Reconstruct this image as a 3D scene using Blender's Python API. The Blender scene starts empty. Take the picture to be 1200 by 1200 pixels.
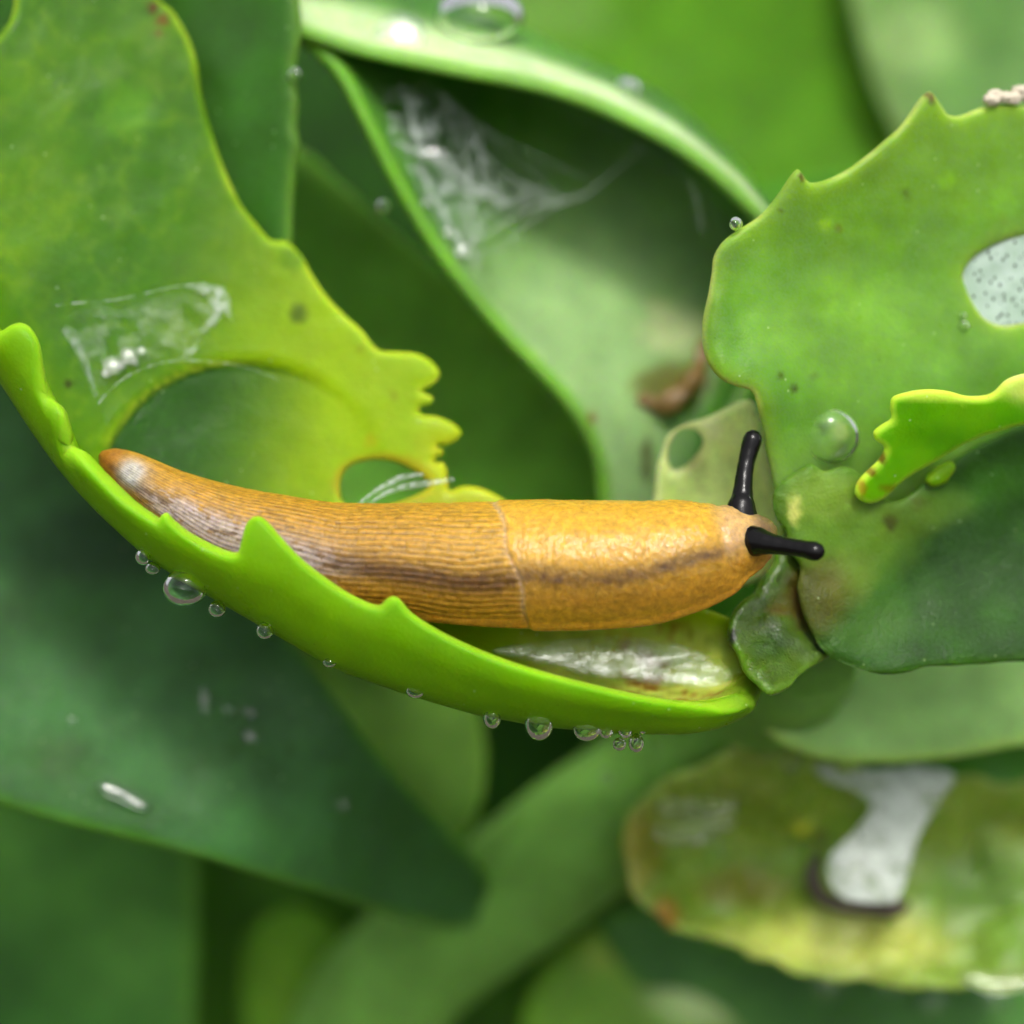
import bpy, math, random
import numpy as np
from mathutils import Vector, Matrix
from mathutils.geometry import delaunay_2d_cdt

# ------------------------------------------------------------------ camera, world, sun, exposure
scn = bpy.context.scene
COL = scn.collection
S = 5e-5                      # one unit of the layout = 0.05 mm
D = 3000.0                    # camera to focus plane, same unit (15 cm)
PITCH = math.radians(30)
ORI = np.array([0.0, 0.0, 0.125])
FWD = np.array([0, math.cos(PITCH), -math.sin(PITCH)])
RGT = np.array([1.0, 0, 0])
UPV = np.array([0, math.sin(PITCH), math.cos(PITCH)])
cam_d = bpy.data.cameras.new('camera')
cam = bpy.data.objects.new('camera', cam_d); COL.objects.link(cam); scn.camera = cam
cam.location = ORI - FWD * D * S
cam.rotation_euler = (math.pi / 2 - PITCH, 0, 0)
cam_d.sensor_width = 36
cam_d.lens = 36 * D / 1200
cam_d.clip_start = 0.005
cam_d.clip_end = 200
cam_d.dof.use_dof = True
cam_d.dof.focus_distance = (D - 25) * S
cam_d.dof.aperture_fstop = 11.0

SUN_EL, SUN_AZ = 70, 160       # azimuth measured clockwise from +Y
world = bpy.data.worlds.new('World'); scn.world = world; world.use_nodes = True
wn = world.node_tree.nodes; wl = world.node_tree.links
wn.clear()
sky = wn.new('ShaderNodeTexSky'); sky.sky_type = 'NISHITA'; sky.sun_disc = False
sky.sun_elevation = math.radians(SUN_EL); sky.sun_rotation = math.radians(SUN_AZ)
sky.air_density = 1.0; sky.dust_density = 6.0; sky.ozone_density = 1.0
hsv = wn.new('ShaderNodeHueSaturation'); hsv.inputs['Saturation'].default_value = 0.2
bg = wn.new('ShaderNodeBackground'); bg.inputs['Strength'].default_value = 0.15
wo = wn.new('ShaderNodeOutputWorld')
wl.new(sky.outputs[0], hsv.inputs['Color']); wl.new(hsv.outputs[0], bg.inputs[0]); wl.new(bg.outputs[0], wo.inputs[0])

sun_d = bpy.data.lights.new('sun', 'SUN'); sun = bpy.data.objects.new('sun', sun_d); COL.objects.link(sun)
sun_d.energy = 1.35; sun_d.angle = math.radians(11); sun_d.color = (1.0, 0.97, 0.9)
el, az = math.radians(SUN_EL), math.radians(SUN_AZ)
sdir = Vector((math.sin(az) * math.cos(el), math.cos(az) * math.cos(el), math.sin(el)))
sun.rotation_euler = sdir.to_track_quat('Z', 'Y').to_euler()
sun.location = (0, -0.3, 1)

scn.render.engine = 'CYCLES'
scn.view_settings.view_transform = 'Standard'
scn.view_settings.look = 'None'
scn.view_settings.exposure = 0.35
scn.view_settings.gamma = 1.0
scn.view_settings.use_curve_mapping = False
scn.cycles.use_denoising = True
try: scn.cycles.denoiser = 'OPENIMAGEDENOISE'
except Exception: pass
scn.cycles.max_bounces = 6
scn.cycles.use_adaptive_sampling = True
scn.cycles.adaptive_threshold = 0.05
scn.cycles.transparent_max_bounces = 12
scn.cycles.transmission_bounces = 6
scn.cycles.caustics_refractive = True
scn.cycles.caustics_reflective = False
scn.cycles.sample_clamp_indirect = 6

# ------------------------------------------------------------------ helpers
_s = np.array(sdir); SUN_L = np.array([_s @ RGT, -(_s @ UPV), _s @ FWD])
def half_at(x, y):
    """the way a wet face at a layout point lies to mirror the sun towards the lens"""
    v = np.array([600.0 - x, 600.0 - y, -D]); h = SUN_L + v / np.linalg.norm(v); return h / np.linalg.norm(h)
def facing(z0, x0, y0):
    h = half_at(x0, y0); return lambda x, y: z0 - (h[0] * (x - x0) + h[1] * (y - y0)) / h[2]

def W(x, y, z):
    """layout point (right, down, away from the lens; 0.05 mm) -> metres in the world"""
    x = np.asarray(x, float); y = np.asarray(y, float); z = np.asarray(z, float)
    k = (D + z) / D
    a = (x - 600) * k; b = (600 - y) * k
    return ORI + S * (a[..., None] * RGT + b[..., None] * UPV + z[..., None] * FWD)

def lin(r, g, b):
    c = np.array([r, g, b]) / 255.0
    return np.where(c <= .04045, c / 12.92, ((c + .055) / 1.055) ** 2.4)

def _hash(ix, iy, seed):
    h = (ix.astype(np.int64) * 374761393 + iy.astype(np.int64) * 668265263 + seed * 974634721) & 0xffffffff
    h = ((h ^ (h >> 13)) * 1274126177) & 0xffffffff
    return ((h ^ (h >> 16)) & 0xffff) / 65535.0

def vnoise(x, y, seed=0):
    x = np.asarray(x, float); y = np.asarray(y, float)
    ix = np.floor(x); iy = np.floor(y); fx = x - ix; fy = y - iy
    fx = fx * fx * (3 - 2 * fx); fy = fy * fy * (3 - 2 * fy)
    a = _hash(ix, iy, seed); b = _hash(ix + 1, iy, seed); c = _hash(ix, iy + 1, seed); d = _hash(ix + 1, iy + 1, seed)
    return a + (b - a) * fx + (c - a) * fy + (a - b - c + d) * fx * fy

def fbm(x, y, seed=0, oct=4):
    t = 0; amp = .5
    for o in range(oct):
        t = t + amp * vnoise(x * 2 ** o, y * 2 ** o, seed + o * 17); amp *= .5
    return t / (1 - .5 ** oct)

def sstep(a, b, x):
    t = np.clip((x - a) / (b - a), 0, 1); return t * t * (3 - 2 * t)

def catmull(pts, step, closed=True):
    P = np.array(pts, float); n = len(P); out = []
    rng = range(n if closed else n - 1)
    for i in rng:
        if closed: p0, p1, p2, p3 = P[i - 1], P[i], P[(i + 1) % n], P[(i + 2) % n]
        else: p0, p1, p2, p3 = P[max(i - 1, 0)], P[i], P[i + 1], P[min(i + 2, n - 1)]
        L = np.linalg.norm(p2 - p1); k = max(1, int(round(L / step)))
        # tension eased for very unequal neighbours so the curve does not overshoot
        m1 = (p2 - p0) * .5; m2 = (p3 - p1) * .5
        for m in (m1, m2):
            q = np.linalg.norm(m)
            if q > L: m *= L / q
        for j in range(k):
            t = j / k
            h = (2*t**3 - 3*t**2 + 1) * p1 + (t**3 - 2*t**2 + t) * m1 + (-2*t**3 + 3*t**2) * p2 + (t**3 - t**2) * m2
            out.append(h)
    if not closed: out.append(P[-1])
    return np.array(out)

def resample(pts, n):
    P = catmull(pts, 4, closed=False)
    L = np.r_[0, np.cumsum(np.linalg.norm(np.diff(P, axis=0), axis=1))]
    t = np.linspace(0, L[-1], n)
    return np.stack([np.interp(t, L, P[:, k]) for k in range(P.shape[1])], 1)

def inside(px, py, poly):
    r = np.zeros(len(px), bool); n = len(poly)
    x0, y0 = poly[-1]
    for i in range(n):
        x1, y1 = poly[i]
        c = ((y1 > py) != (y0 > py))
        if y1 != y0:
            r ^= c & (px < (x0 - x1) * (py - y1) / (y0 - y1) + x1)
        x0, y0 = x1, y1
    return r

def segdist(P, poly):
    d = np.full(len(P), 1e9)
    A = poly; B = np.roll(poly, -1, 0)
    for a, b in zip(A, B):
        ab = b - a; L = ab @ ab + 1e-12
        t = np.clip(((P - a) @ ab) / L, 0, 1)
        d = np.minimum(d, np.hypot(P[:, 0] - a[0] - t * ab[0], P[:, 1] - a[1] - t * ab[1]))
    return d

def tps(ctrl):
    """smooth depth field through (x, y, z) control points"""
    C = np.array(ctrl, float); n = len(C); sc = 500.0
    X = C[:, :2] / sc
    r = np.linalg.norm(X[:, None] - X[None], axis=2)
    K = np.where(r > 0, r * r * np.log(r + 1e-12), 0) + np.eye(n) * 1e-3
    Pm = np.c_[np.ones(n), X]
    A = np.block([[K, Pm], [Pm.T, np.zeros((3, 3))]])
    w = np.linalg.lstsq(A, np.r_[C[:, 2], 0, 0, 0], rcond=None)[0]
    def f(x, y):
        q = np.stack([np.asarray(x, float), np.asarray(y, float)], -1) / sc
        r = np.linalg.norm(q[..., None, :] - X, axis=-1)
        k = np.where(r > 0, r * r * np.log(r + 1e-12), 0)
        return k @ w[:n] + w[n] + q[..., 0] * w[n + 1] + q[..., 1] * w[n + 2]
    return f

def xcurve(pts, sig=14):
    xs = np.arange(-300, 1100, 2.0)
    p = np.array(pts, float)
    y = np.interp(xs, p[:, 0], p[:, 1])
    # keep going with the end slopes
    s0 = (p[1, 1] - p[0, 1]) / (p[1, 0] - p[0, 0]); s1 = (p[-1, 1] - p[-2, 1]) / (p[-1, 0] - p[-2, 0])
    y = np.where(xs < p[0, 0], p[0, 1] + (xs - p[0, 0]) * s0, y); y = np.where(xs > p[-1, 0], p[-1, 1] + (xs - p[-1, 0]) * s1, y)
    k = np.exp(-.5 * (np.arange(-30, 31) * 2 / sig) ** 2); k /= k.sum()
    yp = np.pad(y, 30, mode='edge'); y = np.convolve(yp, k, 'valid')
    return lambda x: np.interp(x, xs, y)

def make_mesh(name, V, F, mat, parent=None, attrs=None, smooth=True):
    me = bpy.data.meshes.new(name)
    V = np.asarray(V, float)
    me.vertices.add(len(V)); me.vertices.foreach_set('co', V.ravel())
    F = [tuple(int(i) for i in f) for f in F] if not isinstance(F, np.ndarray) else F
    if isinstance(F, np.ndarray):
        k = F.shape[1]; n = len(F)
        me.loops.add(n * k); me.loops.foreach_set('vertex_index', F.astype(np.int32).ravel())
        me.polygons.add(n)
        me.polygons.foreach_set('loop_start', np.arange(0, n * k, k, dtype=np.int32))
        me.polygons.foreach_set('loop_total', np.full(n, k, dtype=np.int32))
    else:
        me.clear_geometry(); me.from_pydata([tuple(v) for v in V], [], F)
    if smooth: me.polygons.foreach_set('use_smooth', np.ones(len(me.polygons), bool))
    me.update(calc_edges=True); me.validate()
    for nm, a in (attrs or {}).items():
        a = np.asarray(a, float)
        if a.ndim == 2:
            at = me.attributes.new(nm, 'FLOAT_COLOR', 'POINT')
            at.data.foreach_set('color', np.c_[a, np.ones(len(a))].ravel())
        else:
            at = me.attributes.new(nm, 'FLOAT', 'POINT'); at.data.foreach_set('value', a.ravel())
    me.materials.append(mat)
    o = bpy.data.objects.new(name, me); COL.objects.link(o)
    if parent is not None: o.parent = parent
    return o

def tag(o, label=None, cat=None, group=None, kind=None):
    if label: o['label'] = label
    if cat: o['category'] = cat
    if group: o['group'] = group
    if kind: o['kind'] = kind
    return o

def empty(name, label, cat, group=None):
    o = bpy.data.objects.new(name, None); o.empty_display_size = .005; COL.objects.link(o)
    return tag(o, label, cat, group)

def vnormals(V, T):
    fn = np.cross(V[T[:, 1]] - V[T[:, 0]], V[T[:, 2]] - V[T[:, 0]])
    N = np.zeros_like(V)
    for k in range(3): np.add.at(N, T[:, k], fn)
    return N / (np.linalg.norm(N, axis=1)[:, None] + 1e-20)

def pillow(name, P3, T, d, thick, er, mat, parent, x, y, pig, bump=None, under=None):
    """closed fleshy body round a mid surface: thickness rounds off towards every margin"""
    N = vnormals(P3, T)
    q = np.clip(d / er, 0, 1)
    th = thick(x, y) if callable(thick) else thick
    h = th * .5 * np.sqrt(np.clip(1 - (1 - q) ** 2, 0, 1))
    lift = bump(x, y, d) if bump else 0
    top = P3 + N * ((h + lift) * S)[:, None] if bump else P3 + N * (h * S)[:, None]
    rim = d < 1e-6
    top[rim] = P3[rim]
    n = len(P3)
    back = np.where(~rim)[0]; idx = np.arange(n); idx[back] = n + np.arange(len(back))
    bot = (P3 - N * (h * S)[:, None])[back]
    V = np.r_[top, bot]
    F = np.r_[T, idx[T][:, ::-1]]
    c = pig(x, y, d); cu = under(x, y, d) if under else c
    C = np.r_[c, cu[back]]
    return make_mesh(name, V, F, mat, parent, {'pig': C, 'rimd': np.r_[d, d[back]]})

def sheet(name, parent, outline, zf, mat, pig, T=20, er=14, sp=10, st=5, holes=(), bump=None, mapf=None, raw=False, wob=0.6, under=None, dens=None):
    bd = np.array(outline, float) if raw else catmull(outline, st)
    if wob and not raw:
        t = np.arange(len(bd)) * st / 22.0
        nn = np.roll(bd, -1, 0) - np.roll(bd, 1, 0); nn /= np.linalg.norm(nn, axis=1)[:, None] + 1e-9
        bd = bd + np.c_[-nn[:, 1], nn[:, 0]] * ((vnoise(t, t * 0 + 3, 5) - .5) * 2 * wob)[:, None]
    loops = [bd] + [catmull(h, st * .7) for h in holes]
    allb = np.concatenate(loops)
    lo, hi = bd.min(0), bd.max(0)
    gx, gy = np.meshgrid(np.arange(lo[0], hi[0], sp), np.arange(lo[1], hi[1], sp * .87))
    gx = gx + (np.arange(gx.shape[0]) % 2)[:, None] * sp * .5
    rs = np.random.RandomState(len(bd))
    G = np.c_[gx.ravel(), gy.ravel()] + rs.uniform(-.12, .12, (gx.size, 2)) * sp
    cand = [G]; need = [np.full(len(G), er * 1.1)]
    for lp in loops:
        nn = np.roll(lp, -1, 0) - np.roll(lp, 1, 0); nn /= np.linalg.norm(nn, axis=1)[:, None] + 1e-9
        nn = np.c_[-nn[:, 1], nn[:, 0]]
        for f in (.07, .25, .55, 1.0):
            for sg in (1, -1):
                cand.append(lp + nn * sg * er * f); need.append(np.full(len(lp), er * f * .93))
    G = np.concatenate(cand); need = np.concatenate(need)
    ok = inside(G[:, 0], G[:, 1], bd)
    for h in loops[1:]: ok &= ~inside(G[:, 0], G[:, 1], h)
    G = G[ok]; need = need[ok]
    dd = np.full(len(G), 1e9)
    for lp in loops: dd = np.minimum(dd, segdist(G, lp))
    k = dd >= need; G = G[k]; dd = dd[k]
    pts = np.r_[allb, G]
    edges = []; o = 0
    for lp in loops:
        m = len(lp); edges += [(o + i, o + (i + 1) % m) for i in range(m)]; o += m
    r = delaunay_2d_cdt([Vector(p) for p in pts], edges, [], 0, 1e-4)
    P = np.array([v[:] for v in r[0]]); Tm = np.array([f[:] for f in r[2]], int)
    cen = P[Tm].mean(1)
    ok = inside(cen[:, 0], cen[:, 1], bd)
    for h in loops[1:]: ok &= ~inside(cen[:, 0], cen[:, 1], h)
    Tm = Tm[ok]
    used = np.unique(Tm); re = np.full(len(P), -1); re[used] = np.arange(len(used)); P = P[used]; Tm = re[Tm]
    a = P[Tm]
    ar = (a[:, 1, 0] - a[:, 0, 0]) * -(a[:, 2, 1] - a[:, 0, 1]) + (a[:, 1, 1] - a[:, 0, 1]) * (a[:, 2, 0] - a[:, 0, 0])
    Tm[ar < 0] = Tm[ar < 0][:, ::-1]
    d = np.full(len(P), 1e9)
    for lp in loops: d = np.minimum(d, segdist(P, lp))
    d[d < .02] = 0
    if mapf: X, Y, Z = mapf(P[:, 0], P[:, 1])
    else: X, Y = P[:, 0], P[:, 1]; Z = zf(X, Y)
    return pillow(name, W(X, Y, Z), Tm, d, T, er, mat, parent, P[:, 0], P[:, 1], pig, bump, under)

def patch(name, parent, curves, mat, pig, nu=90, nv=60, T=20, er=14, rag=0, bump=None, flip=False):
    """curled sheet: control lines (all running the same way) splined across"""
    C = np.stack([resample(c, nu) for c in curves])          # nc, nu, 3
    nc = len(curves); out = np.zeros((nv, nu, 3))
    for j in range(nv):
        # denser rows towards both margins
        t = j / (nv - 1); t = .5 - .5 * math.cos(math.pi * t) if True else t
        f = t * (nc - 1); i = min(int(f), nc - 2); t = f - i
        p0, p1, p2, p3 = C[max(i - 1, 0)], C[i], C[i + 1], C[min(i + 2, nc - 1)]
        out[j] = .5 * (2 * p1 + (p2 - p0) * t + (2*p0 - 5*p1 + 4*p2 - p3) * t*t + (3*p1 - p0 - 3*p2 + p3) * t**3)
    if rag:
        a_, b_ = out[..., 0].copy(), out[..., 1].copy()
        for k, (sc, am) in enumerate(((70., 1.0), (26., .45))):
            out[..., 0] += rag * am * 2 * (vnoise(a_ / sc, b_ / sc, 301 + k) - .5)
            out[..., 1] += rag * am * 2 * (vnoise(a_ / sc, b_ / sc, 311 + k) - .5)
            out[..., 2] += rag * am * 3 * (vnoise(a_ / sc, b_ / sc, 321 + k) - .5)
    P3 = W(out[..., 0], out[..., 1], out[..., 2])
    Lv = np.concatenate([np.zeros((1, nu)), np.cumsum(np.linalg.norm(np.diff(out, axis=0), axis=2), 0)])
    Lu = np.concatenate([np.zeros((nv, 1)), np.cumsum(np.linalg.norm(np.diff(out, axis=1), axis=2), 1)], 1)
    d = np.minimum(np.minimum(Lv, Lv[-1:] - Lv), np.minimum(Lu, Lu[:, -1:] - Lu))
    jj, ii = np.meshgrid(np.arange(nv - 1), np.arange(nu - 1), indexing='ij')
    a = (jj * nu + ii).ravel(); b = a + 1; c = a + nu; e = c + 1
    T3 = np.r_[np.c_[a, b, e], np.c_[a, e, c]]
    if flip: T3 = T3[:, ::-1]
    uu, vv = np.meshgrid(np.linspace(0, 1, nu), np.linspace(0, 1, nv))
    X = out[..., 0].ravel(); Y = out[..., 1].ravel()
    g = lambda x, y, dd: pig(x, y, dd, uu.ravel(), vv.ravel())
    return pillow(name, P3.reshape(-1, 3), T3, d.ravel(), T, er, mat, parent, X, Y, g, bump)

def tube(name, parent, pts, rad, mat, pig=None, nseg=16, step=5, caps=True, bump=None):
    """tapered round body along layout points (x, y, z) with radii"""
    q = np.c_[np.array(pts, float), np.array(rad, float)]
    q = catmull(q, step, closed=False)
    P = W(q[:, 0], q[:, 1], q[:, 2]); R = q[:, 3] * S
    tg = np.gradient(P, axis=0); tg /= np.linalg.norm(tg, axis=1)[:, None]
    ref = np.array([0.31, .2, .93]); V = []; n1 = np.cross(tg[0], ref); n1 /= np.linalg.norm(n1)
    rows = []
    for i in range(len(P)):
        n1 = n1 - tg[i] * (n1 @ tg[i]); n1 /= np.linalg.norm(n1); n2 = np.cross(tg[i], n1)
        th = np.arange(nseg) * 2 * math.pi / nseg
        rr = R[i] * (1 + (bump(i, th) if bump else 0 * th))
        rows.append(P[i] + rr[:, None] * (np.cos(th)[:, None] * n1 + np.sin(th)[:, None] * n2))
    if caps:
        def cap(k, sgn):
            r = []
            for f in (.35, .7, .92):
                a = f * math.pi / 2
                cen = P[k] + tg[k] * sgn * R[k] * math.sin(a)
                r.append(cen + (rows[k] - P[k]) * math.cos(a))
            return r
        rows = cap(0, -1)[::-1] + rows + cap(len(P) - 1, 1)
    m = len(rows); V = np.concatenate(rows); F = []
    for i in range(m - 1):
        for j in range(nseg):
            F.append((i*nseg + j, i*nseg + (j+1) % nseg, (i+1)*nseg + (j+1) % nseg, (i+1)*nseg + j))
    F.append(tuple(range(nseg))[::-1]); F.append(tuple((m-1)*nseg + j for j in range(nseg)))
    at = None
    if pig is not None:
        at = {'pig': np.tile(np.array(pig, float), (len(V), 1))}
    return make_mesh(name, V, F, mat, parent, at)

# ------------------------------------------------------------------ materials
def new_mat(name):
    m = bpy.data.materials.new(name); m.use_nodes = True
    nt = m.node_tree; nt.nodes.clear()
    out = nt.nodes.new('ShaderNodeOutputMaterial')
    return m, nt, out

def pos_noise(nt, scale, detail=3, rough=.6):
    tc = nt.nodes.new('ShaderNodeTexCoord')
    n = nt.nodes.new('ShaderNodeTexNoise'); n.inputs['Scale'].default_value = scale
    n.inputs['Detail'].default_value = detail; n.inputs['Roughness'].default_value = rough
    nt.links.new(tc.outputs['Object'], n.inputs['Vector'])
    return n

def leaf_mat(name, rough=.38, spec=.5, sss=.0011, bloom=.25, bloom_col=(.13, .24, .12), bump=.4, mott=.2, gam=1.3, flecks=True, tint=(1.12, 1.0, .6)):
    m, nt, out = new_mat(name); L = nt.links
    p = nt.nodes.new('ShaderNodeBsdfPrincipled')
    at = nt.nodes.new('ShaderNodeAttribute'); at.attribute_name = 'pig'
    n1 = pos_noise(nt, 260, 3, .6)
    mr = nt.nodes.new('ShaderNodeMapRange'); mr.inputs[1].default_value = .3; mr.inputs[2].default_value = .7
    mr.inputs[3].default_value = 1 - mott; mr.inputs[4].default_value = 1 + mott
    L.new(n1.outputs['Fac'], mr.inputs[0])
    mul = nt.nodes.new('ShaderNodeVectorMath'); mul.operation = 'SCALE'
    gm = nt.nodes.new('ShaderNodeGamma'); gm.inputs[1].default_value = gam
    L.new(at.outputs['Color'], gm.inputs[0]); tn = nt.nodes.new('ShaderNodeVectorMath'); tn.operation = 'MULTIPLY'; tn.inputs[1].default_value = tint
    L.new(gm.outputs[0], tn.inputs[0]); L.new(tn.outputs[0], mul.inputs[0]); L.new(mr.outputs[0], mul.inputs['Scale'])
    # waxy bloom in cloudy patches and fine grain
    n2 = pos_noise(nt, 420, 3, .7)
    n3 = pos_noise(nt, 7000, 0, .5)
    ad = nt.nodes.new('ShaderNodeMath'); ad.operation = 'MULTIPLY'
    L.new(n2.outputs['Fac'], ad.inputs[0]); L.new(n3.outputs['Fac'], ad.inputs[1])
    mb = nt.nodes.new('ShaderNodeMapRange'); mb.inputs[1].default_value = .14; mb.inputs[2].default_value = .42
    mb.inputs[3].default_value = 0; mb.inputs[4].default_value = bloom
    L.new(ad.outputs[0], mb.inputs[0])
    mx = nt.nodes.new('ShaderNodeMix'); mx.data_type = 'RGBA'
    L.new(mb.outputs[0], mx.inputs['Factor']); L.new(mul.outputs[0], mx.inputs['A']); mx.inputs['B'].default_value = (*bloom_col, 1)
    last = mx.outputs['Result']
    for (sc, lo, hi, keep, col, amt) in ((1100, .04, .11, .6, (.45, .58, .3), .5), (1500, .035, .075, .80, (.03, .04, .012), .7)):
        if not flecks: break
        tc = nt.nodes.new('ShaderNodeTexCoord'); vo = nt.nodes.new('ShaderNodeTexVoronoi'); vo.inputs['Scale'].default_value = sc
        L.new(tc.outputs['Object'], vo.inputs['Vector'])
        f1 = nt.nodes.new('ShaderNodeMapRange'); f1.inputs[1].default_value = lo; f1.inputs[2].default_value = hi; f1.inputs[3].default_value = 1; f1.inputs[4].default_value = 0
        L.new(vo.outputs['Distance'], f1.inputs[0])
        sx = nt.nodes.new('ShaderNodeSeparateColor'); L.new(vo.outputs['Color'], sx.inputs[0])
        gt = nt.nodes.new('ShaderNodeMath'); gt.operation = 'GREATER_THAN'; gt.inputs[1].default_value = keep; L.new(sx.outputs[0], gt.inputs[0])
        m1 = nt.nodes.new('ShaderNodeMath'); m1.operation = 'MULTIPLY'; L.new(f1.outputs[0], m1.inputs[0]); L.new(gt.outputs[0], m1.inputs[1])
        m2 = nt.nodes.new('ShaderNodeMath'); m2.operation = 'MULTIPLY'; m2.inputs[1].default_value = amt; L.new(m1.outputs[0], m2.inputs[0])
        mm = nt.nodes.new('ShaderNodeMix'); mm.data_type = 'RGBA'; mm.inputs['B'].default_value = (*col, 1)
        L.new(m2.outputs[0], mm.inputs['Factor']); L.new(last, mm.inputs['A']); last = mm.outputs['Result']
    L.new(last, p.inputs['Base Color'])
    p.inputs['Subsurface Weight'].default_value = 1.0
    p.inputs['Subsurface Radius'].default_value = (.55, 1.0, .18)
    p.inputs['Subsurface Scale'].default_value = sss
    p.inputs['Specular IOR Level'].default_value = spec
    rr = nt.nodes.new('ShaderNodeMapRange'); rr.inputs[1].default_value = .3; rr.inputs[2].default_value = .7
    rr.inputs[3].default_value = rough - .2; rr.inputs[4].default_value = rough + .14
    L.new(n2.outputs['Fac'], rr.inputs[0]); L.new(rr.outputs[0], p.inputs['Roughness'])
    nb = pos_noise(nt, 2600, 1, .5)
    tcv = nt.nodes.new('ShaderNodeTexCoord'); vb = nt.nodes.new('ShaderNodeTexVoronoi'); vb.inputs['Scale'].default_value = 5200
    L.new(tcv.outputs['Object'], vb.inputs['Vector'])
    a2 = nt.nodes.new('ShaderNodeMath'); a2.operation = 'SUBTRACT'; L.new(nb.outputs['Fac'], a2.inputs[0]); L.new(vb.outputs['Distance'], a2.inputs[1])
    bp = nt.nodes.new('ShaderNodeBump'); bp.inputs['Strength'].default_value = bump; bp.inputs['Distance'].default_value = .00008
    L.new(a2.outputs[0], bp.inputs['Height'])
    if flecks: L.new(bp.outputs[0], p.inputs['Normal'])
    L.new(p.outputs[0], out.inputs['Surface'])
    return m

M_LEAF = leaf_mat('leaf_bright', rough=.42, bloom=.03, sss=.0013, spec=.09, mott=.10, gam=1.45, bump=.2, tint=(1.12, 1, .4))
M_WAX = leaf_mat('leaf_waxy', rough=.46, bloom=.34, sss=.0009, spec=.14, gam=1.22, bump=.25, tint=(1.05, 1, .74))
M_DARK = leaf_mat('leaf_dark', rough=.52, bloom=.10, sss=.0008, spec=.16, tint=(1.2, 1.03, .5))
M_BLUE = leaf_mat('leaf_blue_green', rough=.5, bloom=.25, bloom_col=(.07, .14, .08), sss=.0009, spec=.12, gam=1.12, tint=(1.05, 1, .8))
M_BACK = leaf_mat('leaf_far', rough=.6, bloom=.06, sss=.0009, spec=.06, gam=1.05, flecks=False, tint=(1.02, 1, .72))
M_WET = leaf_mat('leaf_wet', rough=.16, bloom=.05, sss=.0011, bump=.5, mott=.2)
M_CURL = leaf_mat('leaf_curled', rough=.3, bloom=.05, sss=.0011, spec=.3, gam=1.0, bump=.4, mott=.2)
M_STEM = leaf_mat('stem_skin', rough=.34, spec=.35, bloom=.08, sss=.0012)

def water_mat():
    m, nt, out = new_mat('water')
    g = nt.nodes.new('ShaderNodeBsdfPrincipled')
    g.inputs['Base Color'].default_value = (1, 1, 1, 1); g.inputs['Roughness'].default_value = .0
    g.inputs['Transmission Weight'].default_value = 1; g.inputs['IOR'].default_value = 1.33
    nt.links.new(g.outputs[0], out.inputs['Surface']); return m
M_WATER = water_mat()

def slime_mat(name, lo=.05, hi=.5, scale=900, col=(.8, .86, .82), rough=.16, soft=False):
    m, nt, out = new_mat(name); L = nt.links
    p = nt.nodes.new('ShaderNodeBsdfPrincipled')
    p.inputs['Base Color'].default_value = (*col, 1); p.inputs['Roughness'].default_value = rough
    p.inputs['Specular IOR Level'].default_value = .6
    n = pos_noise(nt, scale, 5, .65)
    mr = nt.nodes.new('ShaderNodeMapRange'); mr.inputs[1].default_value = .38; mr.inputs[2].default_value = .68
    mr.inputs[3].default_value = lo; mr.inputs[4].default_value = hi
    L.new(n.outputs['Fac'], mr.inputs[0])
    t = nt.nodes.new('ShaderNodeBsdfTransparent'); mx = nt.nodes.new('ShaderNodeMixShader')
    fac = mr.outputs[0]
    if soft:
        ra = nt.nodes.new('ShaderNodeAttribute'); ra.attribute_name = 'rimd'
        rm = nt.nodes.new('ShaderNodeMapRange'); rm.inputs[1].default_value = 0; rm.inputs[2].default_value = 14
        L.new(ra.outputs['Fac'], rm.inputs[0])
        mu = nt.nodes.new('ShaderNodeMath'); mu.operation = 'MULTIPLY'; mu.use_clamp = True
        L.new(fac, mu.inputs[0]); L.new(rm.outputs[0], mu.inputs[1]); fac = mu.outputs[0]
    L.new(fac, mx.inputs[0]); L.new(t.outputs[0], mx.inputs[1]); L.new(p.outputs[0], mx.inputs[2])
    bp = nt.nodes.new('ShaderNodeBump'); bp.inputs['Strength'].default_value = .35; bp.inputs['Distance'].default_value = .0001
    L.new(n.outputs['Fac'], bp.inputs['Height']); L.new(bp.outputs[0], p.inputs['Normal'])
    L.new(mx.outputs[0], out.inputs['Surface']); return m
M_SLIME = slime_mat('slime_thin', -.05, .5, 1800, (.7, .78, .72), .2, True)
M_STRAND = slime_mat('slime_strand', .0, .42, 2600, (.75, .82, .76))
M_THREAD = slime_mat('slime_thread', -.05, .3, 2600, (.75, .82, .76))
M_VEIL = slime_mat('slime_veil', -.1, .22, 800, (.8, .86, .84), .25, True)
M_MEMB = slime_mat('slime_membrane', -.03, .13, 900, (.6, .7, .5), .14, True)
M_POOL = slime_mat('slime_pool', .0, .19, 600, (.55, .66, .5), .1, True)
M_FILM = slime_mat('slime_film_pale', .2, .75, 450, (.6, .66, .6), .38)

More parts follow.
